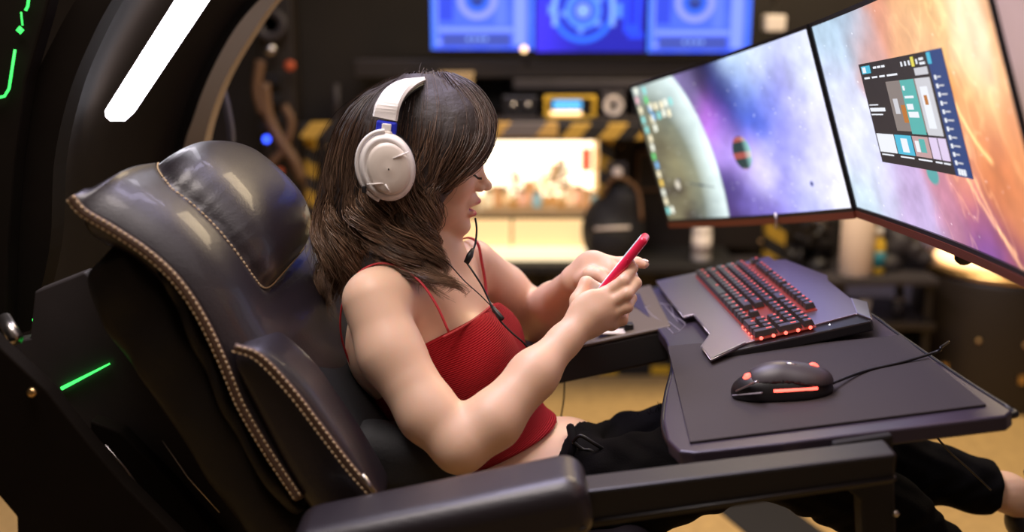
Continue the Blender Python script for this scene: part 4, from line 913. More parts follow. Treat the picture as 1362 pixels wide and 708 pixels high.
# ================================================================== curved monitors
def vnoise(x, y, seed=0):
    xi = np.floor(x).astype(int); yi = np.floor(y).astype(int); fx = x - xi; fy = y - yi; fx = fx * fx * (3 - 2 * fx); fy = fy * fy * (3 - 2 * fy)
    def h(a, b): 
        q = np.sin(a * 127.1 + b * 311.7 + seed * 74.7) * 43758.5453; return q - np.floor(q)
    return (h(xi, yi) * (1 - fx) + h(xi + 1, yi) * fx) * (1 - fy) + (h(xi, yi + 1) * (1 - fx) + h(xi + 1, yi + 1) * fx) * fy
def fbm(x, y, o=5, seed=0):
    s = 0; a = 0.5
    for i in range(o): s = s + a * vnoise(x, y, seed + i); x = x * 2.03 + 1.7; y = y * 2.03 + 9.2; a *= 0.5
    return s
M['screen_pic'] = emis_attr('screen_picture', 0.84)
def bez(a, m, b, u): u = u[..., None]; return a * (1 - u) ** 2 + 2 * m * u * (1 - u) + b * u ** 2
class Mon:
    def __init__(s, tl, tm, tr, bl, bm_, br, label, nu=260, nv=150):
        s.q = [np.array(v, float) for v in (tl, tm, tr, bl, bm_, br)]
        s.t = thing('curved_monitor', label, 'monitor', s.q[4], group=None); s.nu, s.nv = nu, nv
        u, v = np.meshgrid(np.linspace(0, 1, nu), np.linspace(0, 1, nv), indexing='ij'); s.u, s.v = u, v
        s.V = s.S(u, v, 0.0); s.pix = cam_of(s.V); s.screen = mk('screen', s.V.reshape(-1, 3), grid_faces(nu, nv), M['screen_pic'], s.t, True)
        # casing: border frame, back, lower lip
        U2 = np.linspace(-0.006, 1.006, 40); e = 0.018
        fr = []
        for v0, v1 in ((-0.022, 0.0), (1.0, 1.022)): fr.append(s.slabgeo(U2, np.array([v0, v1]), 0.003, -0.02))
        for a, b in ((-0.006, 0.0), (1.0, 1.006)): fr.append(s.slabgeo(np.array([a, b]), np.linspace(0, 1, 4), 0.003, -0.02))
        v_, f_ = merge_geo(fr); mk('bezel', v_, f_, M['black_plastic'], s.t)
        v_, f_ = s.slabgeo(U2, np.linspace(-0.02, 1.02, 10), -0.002, -0.03); mk('rear_shell', v_, f_, M['black_plastic'], s.t)
        v_, f_ = s.slabgeo(U2, np.array([1.022, 1.062]), 0.004, -0.030); mk('lower_lip', v_, f_, M['red_brown'], s.t, label='reddish brown lower lip')
    def S(s, u, v, off):
        tl, tm, tr, bl, bm_, br = s.q; u = np.asarray(u, float); v = np.asarray(v, float)
        T = bez(tl, tm, tr, u); B = bez(bl, bm_, br, u); p = T * (1 - v[..., None]) + B * v[..., None]
        du = bez(tl, tm, tr, u + 1e-3) - T; dv = B - T; n = np.cross(dv, du); n /= np.linalg.norm(n, axis=-1)[..., None]
        return p + n * off * s.sgn(n)
    def sgn(s, n): return np.where(n[..., :1] > 0, -1.0, 1.0)
    def slabgeo(s, us, vs, o0, o1):
        u, v = np.meshgrid(us, vs, indexing='ij'); a = s.S(u, v, o0).reshape(-1, 3); b = s.S(u, v, o1).reshape(-1, 3); k = len(a); g = grid_faces(len(us), len(vs))
        return list(np.vstack([a, b])), [tuple(q) for q in g] + [tuple(q[::-1] + k) for q in g] + rim_faces(len(us), len(vs), k)
    def uv(s, px, py):
        d = (s.pix[0] - px) ** 2 + (s.pix[1] - py) ** 2; i = np.unravel_index(np.argmin(d), d.shape); return s.u[i], s.v[i]
    def paint(s, pts, base_sigma=0.10, warp=0.10):
        asp = 1.9; wx = (fbm(s.u * 6, s.v * 4, 4, 1) - 0.47) * warp; wy = (fbm(s.u * 6, s.v * 4, 4, 9) - 0.47) * warp
        num = np.zeros(s.u.shape + (3,)); den = np.zeros(s.u.shape)
        for (px, py, col) in pts:
            a, b = s.uv(px, py); d2 = ((s.u + wx - a) * asp) ** 2 + (s.v + wy - b) ** 2; w = np.exp(-d2 / (2 * base_sigma ** 2)) + 1e-6 / (d2 + 0.01)
            num += w[..., None] * np.array(col) ** 2.2; den += w
        s.C = num / den[..., None]; return s
    def uvq(s, cx, cy):  # UV centre from the photograph's place
        return s.uv(cx, cy)
    def disc(s, c, ru, rv, col, soft=0.01, ang=0):
        d = np.hypot((s.u - c[0]) / ru, (s.v - c[1]) / rv); m = np.clip((1 - d) / (soft / max(ru, 1e-3)) , 0, 1)[..., None]
        s.C = s.C * (1 - m) + (np.array(col) if not callable(col) else col(d)) * m; return m
    def stars(s, n, seed):
        r = np.random.default_rng(seed)
        for i in range(n): 
            a, b = int(r.integers(2, s.nu - 2)), int(r.integers(2, s.nv - 2)); s.C[a, b] = np.minimum(s.C[a, b] + r.uniform(0.3, 0.8), 1.2)
    def done(s): 
        det = 0.74 + 0.54 * fbm(s.u * 22, s.v * 12, 4, 5); s.C = s.C * det[..., None]; return s
    def flush(s): set_col(s.screen, 'pic', np.clip(s.C, 0, 1.6).reshape(-1, 3))
    def quad(s, name, u0, v0, u1, v1, m, parent, off=0.0012, nseg=2, label=None, shear=0):
        us = np.linspace(u0, u1, nseg + 1); v_, f_ = s.slabgeo(us, np.array([v0, v1]), off, off - 0.0006)
        return mk(name, v_, f_, m, parent, False, world=(parent is s.t), label=label)
k = 1.4
def sc(v): v = np.array(v) - [0, 0, CH]; return v * k + [0, 0, CH]
lTL, lTR, lBL, lBR = P(840, 118, 2.73), P(1074, 38, 2.04), P(890, 292, 2.72), P(1134, 276, 2.034)
def mid(a, b, bulge): return (a + b) / 2 + np.array([bulge, 0, 0])
left = Mon(lTL, (lTL + lTR) / 2 + [0.03, 0.01, 0.004], lTR, lBL, (lBL + lBR) / 2 + [0.03, 0.01, -0.006], lBR, 'left curved monitor showing a planet and blue violet space picture')
cTL, cBL = P(1080, 36, 2.03), P(1140, 275, 2.024); cTR, cBR = P(1300, -70, 1.24), P(1413, 385, 1.25)
cen_m = Mon(cTL, (cTL + cTR) / 2 + [0.055, 0.0, 0.012], cTR, cBL, (cBL + cBR) / 2 + [0.055, 0.0, -0.006], cBR, 'middle curved monitor showing an orange space picture and an open window', 300, 170)
rTL, rBL = P(1306, -72, 1.23), P(1420, 386, 1.24); rTR, rBR = P(1640, -300, 0.72), P(1830, 640, 0.72)
right = Mon(rTL, (rTL + rTR) / 2 + [0.03, 0, 0], rTR, rBL, (rBL + rBR) / 2 + [0.03, 0, 0], rBR, 'right curved monitor cut off at the photo edge, dull pink picture', 60, 40)
left.paint([(860, 150, (.45, .5, .5)), (880, 220, (.3, .3, .28)), (900, 280, (.6, .6, .5)), (910, 130, (.5, .45, .65)), (930, 110, (.18, .17, .28)), (960, 120, (.20, .22, .45)), (985, 95, (.75, .85, .98)),
            (1010, 80, (.85, .9, 1)), (1045, 65, (.82, .85, .98)), (1035, 100, (.45, .42, .75)), (1060, 95, (.85, .88, 1)), (1085, 90, (.9, .92, 1)), (960, 150, (.15, .2, .55)), (985, 130, (.35, .45, .85)), (1000, 165, (.3, .4, .85)),
            (1020, 130, (.5, .55, .92)), (1060, 130, (.75, .75, 1)), (1100, 140, (.9, .9, 1)), (940, 160, (.75, .45, .9)), (960, 190, (.72, .6, .95)), (990, 215, (.70, .58, .95)), (1010, 230, (.9, .88, 1)), (1040, 190, (.6, .6, .95)),
            (1075, 180, (.72, .72, 1)), (1110, 200, (.92, .92, 1)), (1120, 250, (.94, .94, 1)), (1080, 245, (.85, .85, 1)), (1040, 250, (.62, .6, .95)), (1000, 260, (.45, .4, .75)), (975, 250, (.28, .24, .48)), (970, 280, (.28, .22, .45)), (1020, 275, (.45, .4, .75)), (1075, 275, (.7, .72, .98))])
left.done()
a = left.uv(846, 262); b = left.uv(961, 240); cpu = left.uv(905, 240)
pc = (0.03, left.uv(960, 238)[1]); ru = left.uv(961, 240)[0] - 0.03; u1_ = left.uv(897, 102); rv = (pc[1] - u1_[1]) / math.sqrt(max(0.05, 1 - ((u1_[0] - 0.03) / ru) ** 2))
def planet(d):
    n = fbm(left.u * 5 + 3, left.v * 5, 5, 3); g = np.clip((d - 0.35) / 0.65, 0, 1)[..., None]; e = np.clip((d - 0.60) / 0.34, 0, 1)[..., None]
    dark = np.array([.06, .05, .04]); mid_ = np.array([.26, .24, .14]); pale = np.array([.88, 1.05, 1.05])
    nn = np.clip((n - 0.3) * 2.2, 0, 1)[..., None]
    c = dark * (1 - nn) + mid_ * nn; c = c * (1 - g * 0.4) + np.array([.32, .52, .52]) * g * 0.4; return c * (1 - e) + (pale * (0.75 + 0.3 * nn)) * e
left.disc(pc, ru, rv, planet, soft=0.012)
c1 = left.uv(987, 204); left.disc(c1, 0.052, 0.115, lambda d: np.where((np.sin((left.v - c1[1]) * 60 + 0.6) > 0.45)[..., None], np.array([.35, .08, .07]), np.array([.02, .045, .05])) + np.clip((left.u - c1[0] - 0.008) / 0.04, 0, 1)[..., None] * np.array([.30, .62, .60]), soft=0.006)
for (x, y, r) in ((1080, 244, 0.010), (903, 240, 0.006), (1125, 228, 0.005)): left.disc(left.uv(x, y), r, r * 2.0, (0.05, 0.07, 0.25), soft=0.004)
left.disc(left.uv(901, 246), 0.018, 0.045, (0.72, 0.66, 0.55), soft=0.010)
for q in np.linspace(0, 1, 40):
    cpt = left.uv(918 + 32 * q, 244 + 5 * q); left.disc(cpt, 0.004, 0.004 + 0.012 * math.exp(-((q - .45) / .12) ** 2), (0.05, 0.08, 0.10), soft=0.004)
left.stars(90, 4); left.flush()
icm = [mat('icon_%s' % n, (0, 0, 0), 0.4, emit=c_, estr=0.9) for n, c_ in (('white', (.9, .92, .8)), ('teal', (.25, .7, .68)), ('cream', (.95, .85, .6)), ('green', (.12, .65, .2)), ('blue', (.18, .45, .8)), ('pink', (.8, .45, .5)), ('gold', (.9, .6, .12)))]
icons = [(846, 122, 0), (857, 121, 1), (848, 134, 5), (860, 133, 3), (853, 147, 2), (865, 145, 4), (856, 160, 1), (868, 158, 2), (861, 172, 1), (872, 170, 0), (866, 184, 2), (868, 196, 0), (870, 208, 3), (874, 220, 4), (877, 232, 2), (880, 243, 6), (883, 256, 0), (886, 268, 2), (889, 280, 1), (895, 279, 0),
         (866, 142, 2), (873, 141, 2), (880, 139, 2), (886, 137, 0), (892, 135, 1), (870, 155, 4), (877, 153, 1), (883, 151, 0), (890, 150, 2)]
du = 0.016; dv = 0.026
for (x, y, kx) in icons:
    a, b = left.uv(x, y); a = max(a, du * 0.6)
    left.quad('icon', a - du / 2, b - dv, a + du / 2, b + dv, icm[kx], left.t)
cen_m.paint([(1100, 60, (.70, .82, .92)), (1130, 45, (.62, .72, .82)), (1110, 110, (.78, .82, .95)), (1150, 70, (.85, .62, .58)), (1170, 30, (.85, .55, .42)), (1200, 60, (.92, .66, .42)), (1240, 20, (.96, .72, .40)), (1230, 60, (.95, .70, .45)), (1280, 30, (.98, .85, .62)), (1290, 55, (1, .92, .75)),
             (1300, 110, (.98, .72, .38)), (1290, 160, (.96, .62, .28)), (1310, 200, (.90, .50, .22)), (1330, 250, (.85, .45, .20)), (1350, 300, (.90, .52, .25)), (1130, 140, (.82, .84, .96)), (1140, 190, (.85, .86, .97)), (1150, 220, (.80, .84, .94)), (1155, 260, (.76, .85, .92)), (1180, 250, (.80, .80, .94)), (1210, 260, (.74, .62, .82)),
             (1230, 285, (.75, .66, .86)), (1260, 270, (.72, .45, .60)), (1250, 250, (.80, .50, .55)), (1290, 260, (.82, .42, .35)), (1300, 300, (.55, .25, .50)), (1310, 325, (.45, .25, .62)), (1340, 330, (.62, .28, .38)), (1280, 230, (.88, .52, .42)), (1360, 360, (.5, .2, .35)), (1270, 200, (.9, .6, .45)), (1400, 340, (.8, .4, .25)), (1380, 200, (.92, .55, .25)), (1340, 60, (.95, .65, .35))], 0.09, 0.12)
cen_m.done()
# fiery filaments in the picture
fl = np.abs(fbm(cen_m.u * 5 + cen_m.v * 2.5, cen_m.u * 9 - cen_m.v * 3, 4, 21) - 0.47); g = np.clip(1 - fl / 0.035, 0, 1) * np.clip((cen_m.u - 0.35) / 0.3, 0, 1)
cen_m.C = cen_m.C * 0.86 + cen_m.C.mean(-1, keepdims=True) * 0.12 + 0.015 + g[..., None] * np.array([.22, .13, .06])
for (x0, y0, x1, y1) in ((1262, 190, 1352, 338), (1285, 215, 1375, 380), (1262, 120, 1320, 215)):
    for q in np.linspace(0, 1, 60): 
        cq = cen_m.uv(x0 + (x1 - x0) * q, y0 + (y1 - y0) * q + 10 * math.sin(q * 3)); dd = np.exp(-(((cen_m.u - cq[0]) / 0.006) ** 2 + ((cen_m.v - cq[1]) / 0.012) ** 2)); cen_m.C += dd[..., None] * np.array([.22, .13, .05])
cw = cen_m.uv(1240, 232); cen_m.disc(cw, 0.035, 0.05, (0.10, 0.35, 0.35), soft=0.01)
cen_m.stars(70, 8); cen_m.flush()
# the open window on the middle monitor
wc = [cen_m.uv(x, y) for x, y in ((1143, 84), (1255, 64), (1294, 236), (1175, 217))]
u0 = (wc[0][0] + wc[3][0]) / 2; u1 = (wc[1][0] + wc[2][0]) / 2; v0 = (wc[0][1] + wc[1][1]) / 2; v1 = (wc[2][1] + wc[3][1]) / 2
print('window', wc, u0, u1, v0, v1)
def em(n, c, e=0.72): return mat(n, (0, 0, 0), 0.5, emit=c, estr=e)
wm = dict(dark=em('window_dark', (.030, .024, .022)), navy=em('window_navy', (.025, .06, .20)), teal=em('window_teal', (.10, .45, .42)), white=em('window_white', (.85, .88, .95)), grey=em('window_grey', (.25, .21, .19)),
          lav=em('window_lavender', (.75, .62, .85)), cyan=em('window_cyan', (.08, .50, .70)), rose=em('window_rose', (.55, .35, .35)), amber=em('window_amber', (.50, .18, .03)), pale=em('window_pale', (.62, .62, .66)), ybtn=em('window_yellow', (.8, .7, .1)))
def wq(name, a, b, c, d, m, parent, off, label=None, ns_=4): # fractions of the window
    return cen_m.quad(name, u0 + (u1 - u0) * a, v0 + (v1 - v0) * b, u0 + (u1 - u0) * c, v0 + (v1 - v0) * d, wm[m], parent, off, ns_, label)
win = wq('open_window', 0, 0, 1, 1, 'dark', cen_m.t, 0.0016, 'dark store window with picture tiles and a blue side list', 8)
wq('side_list', 0.82, 0.0, 1, 1, 'navy', win, 0.0022)
wq('hero_picture', 0.27, 0.20, 0.79, 0.66, 'grey', win, 0.0022); wq('teal_panel', 0.44, 0.20, 0.60, 0.68, 'teal', win, 0.0028)
wq('figure_picture', 0.62, 0.20, 0.79, 0.68, 'pale', win, 0.0028); wq('figure_picture', 0.66, 0.27, 0.74, 0.62, 'white', win, 0.0034); wq('rose_spot', 0.685, 0.34, 0.72, 0.42, 'amber', win, 0.0038)
wq('amber_spot', 0.385, 0.42, 0.435, 0.58, 'amber', win, 0.0028); wq('pale_spot', 0.31, 0.36, 0.36, 0.50, 'pale', win, 0.0028)
for a, b, m_ in ((0.02, 0.21, 'white'), (0.225, 0.41, 'cyan'), (0.425, 0.60, 'rose'), (0.615, 0.70, 'lav'), (0.715, 0.80, 'lav')): wq('picture_tile', a, 0.70, b, 0.885, m_, win, 0.0028)
wq('tile_picture', 0.29, 0.73, 0.36, 0.86, 'white', win, 0.0034); wq('tile_picture', 0.50, 0.72, 0.56, 0.84, 'teal', win, 0.0034); wq('tile_picture', 0.45, 0.74, 0.49, 0.84, 'white', win, 0.0034)
wq('logo_block', 0.03, 0.025, 0.13, 0.10, 'cyan', win, 0.0028); wq('logo_block', 0.045, 0.035, 0.08, 0.09, 'white', win, 0.0034)
wq('search_box', 0.64, 0.115, 0.79, 0.175, 'pale', win, 0.0028)
for x in (0.50, 0.545, 0.59, 0.68): wq('menu_mark', x, 0.045, x + 0.015, 0.085, 'white', win, 0.0028)
wq('menu_mark', 0.625, 0.02, 0.655, 0.10, 'ybtn', win, 0.0028); wq('menu_mark', 0.82, 0.01, 0.86, 0.10, 'cyan', win, 0.0028); wq('menu_mark', 0.72, 0.04, 0.77, 0.06, 'white', win, 0.0028); wq('menu_mark', 0.72, 0.075, 0.78, 0.095, 'white', win, 0.0028)
for x in (0.17, 0.22, 0.27): wq('menu_mark', x, 0.045, x + 0.035, 0.065, 'white', win, 0.0028)
for x in (0.04, 0.13, 0.22, 0.31, 0.37): wq('menu_mark', x, 0.135, x + 0.06, 0.152, 'white', win, 0.0028)
wq('headline_mark', 0.02, 0.44, 0.19, 0.475, 'white', win, 0.0028); wq('headline_mark', 0.02, 0.50, 0.15, 0.512, 'white', win, 0.0028); wq('headline_mark', 0.02, 0.405, 0.12, 0.415, 'white', win, 0.0028)
wq('headline_mark', 0.46, 0.34, 0.56, 0.36, 'white', win, 0.0034); wq('headline_mark', 0.46, 0.41, 0.53, 0.46, 'white', win, 0.0034); wq('headline_mark', 0.46, 0.48, 0.57, 0.53, 'white', win, 0.0034); wq('headline_mark', 0.46, 0.25, 0.48, 0.29, 'white', win, 0.0034)
for x0_, x1_ in ((0.03, 0.16), (0.24, 0.39), (0.44, 0.59), (0.63, 0.70), (0.72, 0.79)): wq('caption_mark', x0_, 0.905, x1_, 0.918, 'white', win, 0.0028)
for i in range(11): wq('list_entry', 0.85, 0.19 + i * 0.068, 0.87, 0.225 + i * 0.068, 'white', win, 0.0028); wq('list_entry', 0.88, 0.20 + i * 0.068, 0.88 + 0.04 + 0.03 * (i % 3) / 2, 0.212 + i * 0.068, 'pale', win, 0.0028)
for x in (0.86, 0.89, 0.92): wq('list_entry', x, 0.935, x + 0.022, 0.985, 'white', win, 0.0028)
right.C = np.zeros(right.u.shape + (3,)); n_ = fbm(right.u * 5, right.v * 4, 4, 2)[..., None]; right.C[:] = np.array([.30, .20, .15]) * (1 - n_) + np.array([.55, .36, .38]) * n_; right.flush()
# pivot bracket under the middle monitor, hanging hook under the left one
q = P(1279, 333, 1.80); t = cen_m.t
tube('pivot_bracket', [q + [0.02, 0.03, 0.02], q], 0.017, M['black_plastic'], t, 14); lathe('pivot_end', q + [0, -0.016, -0.006], [(0.017, -0.002), (0.016, 0.003), (0.011, 0.004)], M['black_metal'], t, 16, (0, -1, -0.3))
tube('pivot_arm', [q + [0.03, 0.02, 0.01], P(1300, 338, 1.80), P(1325, 346, 1.78)], 0.009, M['black_plastic'], t, 8)
q = P(1031, 290, 2.28); tube('cable_clip', [q + [0, 0, 0.01], q + [0.003, 0, -0.008], q + [0.002, 0, -0.022]], 0.003, M['steel'], left.t, 6)
# support arm holding the monitors, hanging from the canopy above the frame
arm = thing('monitor_arm', 'black steel arm behind the monitors rising to the canopy', 'arm', P(1100, 60, 2.3) + [0.15, 0, 0])
tube('arm_tube', [P(1100, 160, 2.15) + [0.06, 0.02, 0], P(1100, 40, 2.15) + [0.10, 0.02, 0.15], P(1000, -200, 2.1), P(700, -350, 2.08), P(480, -300, 2.05)], 0.03, M['black_metal'], arm, 12, 40)
box('arm_plate', P(1105, 160, 2.15) + [0.045, 0.02, 0], (0.03, 0.12, 0.12), M['black_metal'], arm, bevel=0.004)

# ================================================================== the woman
per = thing('person', 'woman in a red camisole and black jeans lying back, holding a phone', 'person', P(690, 640, 1.76))
Fb = np.array([0.905, -0.39, 0.0]); Ub = np.array([-0.36, 0.0, 0.93]); Ub /= np.linalg.norm(Ub)
RB = rot_rows(Fb, Ub)                     # torso forward, left, up
ha = math.radians(10); HO = P(556, 213, 1.78); Fh = np.array([math.cos(ha), 0.03, -math.sin(ha)]); RH = rot_rows(Fh, np.array([math.sin(ha), 0, math.cos(ha)]))
def H(x, y, z): return HO + RH[0] * x + RH[1] * y + RH[2] * z
xs = np.r_[np.arange(-0.36, 0.215, 0.0026), np.arange(0.216, 1.12, 0.010)]
ys = np.arange(1.40, 2.16, 0.0028); zs_ = np.r_[np.arange(0.50, 0.84, 0.010), np.arange(0.8405, 1.36, 0.0026)]
def torso(f, g=0.0):
    f.ell(P(572, 455, 1.775), np.array([0.092, 0.138, 0.155]) + g, RB, 0.03)
    f.ell(P(640, 560, 1.755), np.array([0.088, 0.120, 0.13]) + g, RB, 0.05)
    f.ell(P(740, 655, 1.765), np.array([0.100, 0.150, 0.12]) + g, RB, 0.05)
    for y, pxx, pyy in ((1.70, 640, 484), (1.86, 655, 462)):
        f.ell(P(pxx, pyy, y), np.array([0.046, 0.062, 0.066]) + g, RB, 0.05)
def shoulders(f):
    f.cone(P(512, 398, 1.655), P(605, 372, 1.91), 0.050, 0.045, 0.04); f.cone(P(528, 372, 1.70), P(575, 340, 1.79), 0.032, 0.045, 0.03); f.cone(P(600, 352, 1.88), P(575, 335, 1.79), 0.03, 0.042, 0.03)
    f.ell(P(505, 460, 1.69), (0.05, 0.06, 0.08), RB, 0.03)
LEGN = [P(800, 660, 1.67), P(1010, 600, 1.70), P(1180, 684, 1.73), P(1312, 785, 1.76)]
LEGF = [P(800, 625, 1.86), P(1000, 560, 1.89), P(1180, 615, 1.88), P(1338, 655, 1.86)]
fb = Field(xs, ys, zs_)
torso(fb); shoulders(fb)
# neck and head
fb.cone(P(573, 350, 1.79), H(-0.012, 0, -0.055), 0.048, 0.050, 0.025)
fb.ell(H(0.005, 0, 0.035), (0.097, 0.073, 0.085), RH, 0.01); fb.ell(H(0.046, 0, -0.018), (0.052, 0.056, 0.072), RH, 0.02); fb.ell(H(0.048, 0, -0.068), (0.044, 0.043, 0.034), RH, 0.02)
fb.ell(H(0.083, 0, -0.094), (0.017, 0.018, 0.014), RH, 0.018)
for s in (-1, 1):
    fb.ell(H(0.066, s * 0.036, -0.022), (0.022, 0.020, 0.024), RH, 0.016); fb.ell(H(0.100, s * 0.030, 0.004), (0.013, 0.015, 0.010), RH, 0.008, 'sub'); fb.ell(H(0.080, s * 0.031, 0.003), (0.013, 0.014, 0.012), RH, 0.004)
fb.ell(H(0.085, 0, 0.026), (0.015, 0.046, 0.009), RH, 0.012)
fb.cone(H(0.092, 0, 0.012), H(0.110, 0, -0.019), 0.0055, 0.0078, 0.010); fb.ell(H(0.1135, 0, -0.0220), (0.0095, 0.010, 0.0085), RH, 0.006)
for s in (-1, 1): fb.ell(H(0.103, s * 0.0115, -0.0262), (0.0085, 0.0055, 0.0062), RH, 0.005); fb.ell(H(0.106, s * 0.006, -0.033), (0.005, 0.003, 0.003), RH, 0.002, 'sub')
fb.ell(H(0.092, 0, -0.050), (0.013, 0.024, 0.013), RH, 0.010)
fb.ell(H(0.0975, 0, -0.0485), (0.0125, 0.021, 0.0056), RH, 0.005); fb.ell(H(0.0935, 0, -0.0695), (0.0130, 0.018, 0.0066), RH, 0.005)
fb.ell(H(0.102, 0, -0.0592), (0.025, 0.021, 0.0060), RH, 0.002, 'sub')
for s in (-1, 1): fb.ell(H(-0.002, s * 0.076, -0.012), (0.017, 0.008, 0.028), RH, 0.006)
# right arm (camera side): shoulder, elbow, wrist
RA = [P(497, 400, 1.625), P(520, 470, 1.585), P(570, 550, 1.54), P(612, 592, 1.515), P(655, 560, 1.535), P(710, 498, 1.585), P(751, 453, 1.63)]
fb.chain(RA, [0.047, 0.046, 0.042, 0.038, 0.040, 0.034, 0.0235], 0.02)
# left arm (far side)
LA = [P(628, 352, 1.92), P(668, 385, 1.99), P(716, 424, 2.03), P(738, 405, 1.95), P(767, 373, 1.84)]
fb.chain(LA, [0.044, 0.043, 0.041, 0.038, 0.025], 0.02)
# hands
def hand(f, wrist, palm, kn, fingers, thumb, R):
    f.cone(wrist, palm, 0.0235, 0.022, 0.015)
    f.ell(palm, (0.042, 0.017, 0.036), R, 0.012)
    for k_ in kn: f.cone(palm, k_, 0.016, 0.0115, 0.010)
    for fg, r in fingers: f.chain(fg, r, 0.0035)
    f.chain(thumb, [0.015, 0.0125, 0.0105, 0.0088], 0.006)
pR = P(786, 418, 1.655); dR = P(815, 392, 1.665) - P(755, 450, 1.635)
RR = rot_rows(dR, np.cross(dR, [0, 1.0, 0.15]))
kR = [P(805, 391, 1.672), P(813, 402, 1.664), P(816, 416, 1.664), P(813, 431, 1.672)]
fR = [([kR[0], P(829, 374, 1.668), P(841, 357, 1.69), P(836, 346, 1.712)], [0.0108, 0.0095, 0.0085, 0.0072]),
      ([kR[1], P(834, 391, 1.658), P(846, 377, 1.68), P(841, 366, 1.705)], [0.0110, 0.0098, 0.0086, 0.0072]),
      ([kR[2], P(834, 408, 1.66), P(840, 397, 1.684), P(832, 388, 1.705)], [0.0106, 0.0094, 0.0082, 0.0070]),
      ([kR[3], P(828, 426, 1.672), P(831, 415, 1.694), P(824, 408, 1.712)], [0.0095, 0.0084, 0.0074, 0.0064])]
tR = [P(768, 432, 1.66), P(769, 400, 1.682), P(780, 377, 1.698), P(795, 383, 1.706)]
hand(fb, RA[-1], pR, kR, fR, tR, RR)
pL = P(788, 362, 1.815); dL = P(812, 350, 1.80) - P(767, 373, 1.84); RL = rot_rows(dL, np.cross(dL, [0, 1.0, -0.3]))
kL = [P(811, 350, 1.80), P(813, 357, 1.788), P(812, 366, 1.782), P(808, 375, 1.782)]
fL = [([kL[0], P(832, 349, 1.795), P(847, 349, 1.79), P(858, 352, 1.785)], [0.0108, 0.0095, 0.0088, 0.0074]),
      ([kL[1], P(833, 362, 1.778), P(844, 374, 1.757), P(841, 384, 1.742)], [0.0106, 0.0094, 0.0084, 0.0072]),
      ([kL[2], P(829, 374, 1.772), P(837, 387, 1.75), P(834, 396, 1.737)], [0.0102, 0.0092, 0.0082, 0.0070]),
      ([kL[3], P(822, 386, 1.772), P(828, 398, 1.752), P(824, 406, 1.742)], [0.0094, 0.0084, 0.0076, 0.0064])]
tL = [P(776, 372, 1.81), P(786, 365, 1.785), P(797, 366, 1.772), P(805, 373, 1.762)]
hand(fb, LA[-1], pL, kL, fL, tL, RL)
# legs (inside the jeans) down to the ankles and feet
for L_ in (LEGN, LEGF):
    fb.chain(L_, [0.070, 0.046, 0.042, 0.030], 0.03); fb.cone(L_[-1], L_[-1] + [0.09, 0.0, -0.045], 0.033, 0.038, 0.02); fb.cone(L_[-1] + [0.09, 0, -0.045], L_[-1] + [0.15, -0.01, 0.06], 0.034, 0.020, 0.02)
V, Fq = fb.nets(); V = relax(V, Fq, 2, 0.45); print('body', len(V))
body = mk('body', V, Fq, M['skin'], per, True)
col = np.tile(np.array([0.78, 0.51, 0.365]), (len(V), 1)); lv = (V - HO) @ RH.T
def tintm(c, r, colr, soft=0.4):
    d = np.sqrt((((lv - np.array(c)) / np.array(r)) ** 2).sum(1)); m_ = np.clip((1 - d) / soft, 0, 1)[:, None]; col[:] = col * (1 - m_) + np.array(colr) * m_
tintm((0.08, -0.03, -0.03), (0.05, 0.03, 0.025), (0.76, 0.40, 0.27), 1.0)
tintm((0.101, 0, -0.0490), (0.020, 0.023, 0.0075), (0.46, 0.07, 0.07)); tintm((0.097, 0, -0.0695), (0.019, 0.021, 0.0085), (0.52, 0.08, 0.08))
tintm((0.088, 0, -0.0590), (0.016, 0.022, 0.0042), (0.10, 0.015, 0.012)); tintm((0.092, 0, -0.0560), (0.012, 0.015, 0.0024), (0.80, 0.74, 0.68))
for s in (-1, 1): tintm((0.093, s * 0.032, -0.004), (0.006, 0.014, 0.0022), (0.02, 0.012, 0.01)); tintm((0.095, s * 0.03, 0.026), (0.014, 0.02, 0.004), (0.08, 0.04, 0.025)); tintm((0.107, s * 0.006, -0.032), (0.004, 0.003, 0.003), (0.25, 0.08, 0.05))
set_col(body, 'tint', col)
# lashes
for s in (-1, 1):
    L_ = [tube_geo([H(0.090, s * (0.022 + 0.003 * q), -0.003), H(0.098, s * (0.022 + 0.003 * q), -0.008), H(0.104, s * (0.022 + 0.0035 * q), -0.007)], [0.0007, 0.0005, 0.0002], 4) for q in range(7)]
    v_, f_ = merge_geo(L_); mk('eyelashes', v_, f_, M['hair_base'], per)
# fingernails
def nail(a, b, nrm, r): 
    d = (b - a) / np.linalg.norm(b - a); n = np.array(nrm, float); n -= d * (n @ d); n /= np.linalg.norm(n); s = np.cross(d, n); c = b - d * 0.002 + n * (r * 0.80)
    V = []; 
    for i in np.linspace(-1, 1, 7):
        for j in np.linspace(-1, 1, 7):
            w = math.sqrt(max(0.0, 1 - 0.55 * i * i)) ; V.append(c + d * i * 0.006 + s * j * 0.0048 * w + n * (0.0022 - 0.0022 * j * j - 0.0008 * i * i))
    mk('fingernail', V, grid_faces(7, 7), M['nail'], per, True)
for fg, r in fR[:1]: nail(fg[2], fg[3], (0.7, -0.5, 0.5), r[3])
nail(fR[1][0][2], fR[1][0][3], (0.75, -0.5, 0.3), 0.0076); nail(fR[2][0][2], fR[2][0][3], (0.8, -0.5, 0.2), 0.0074); nail(tR[2], tR[3], (-0.3, -0.6, 0.8), 0.009)
nail(fL[0][0][2], fL[0][0][3], (0, 0.2, 1), 0.0078)
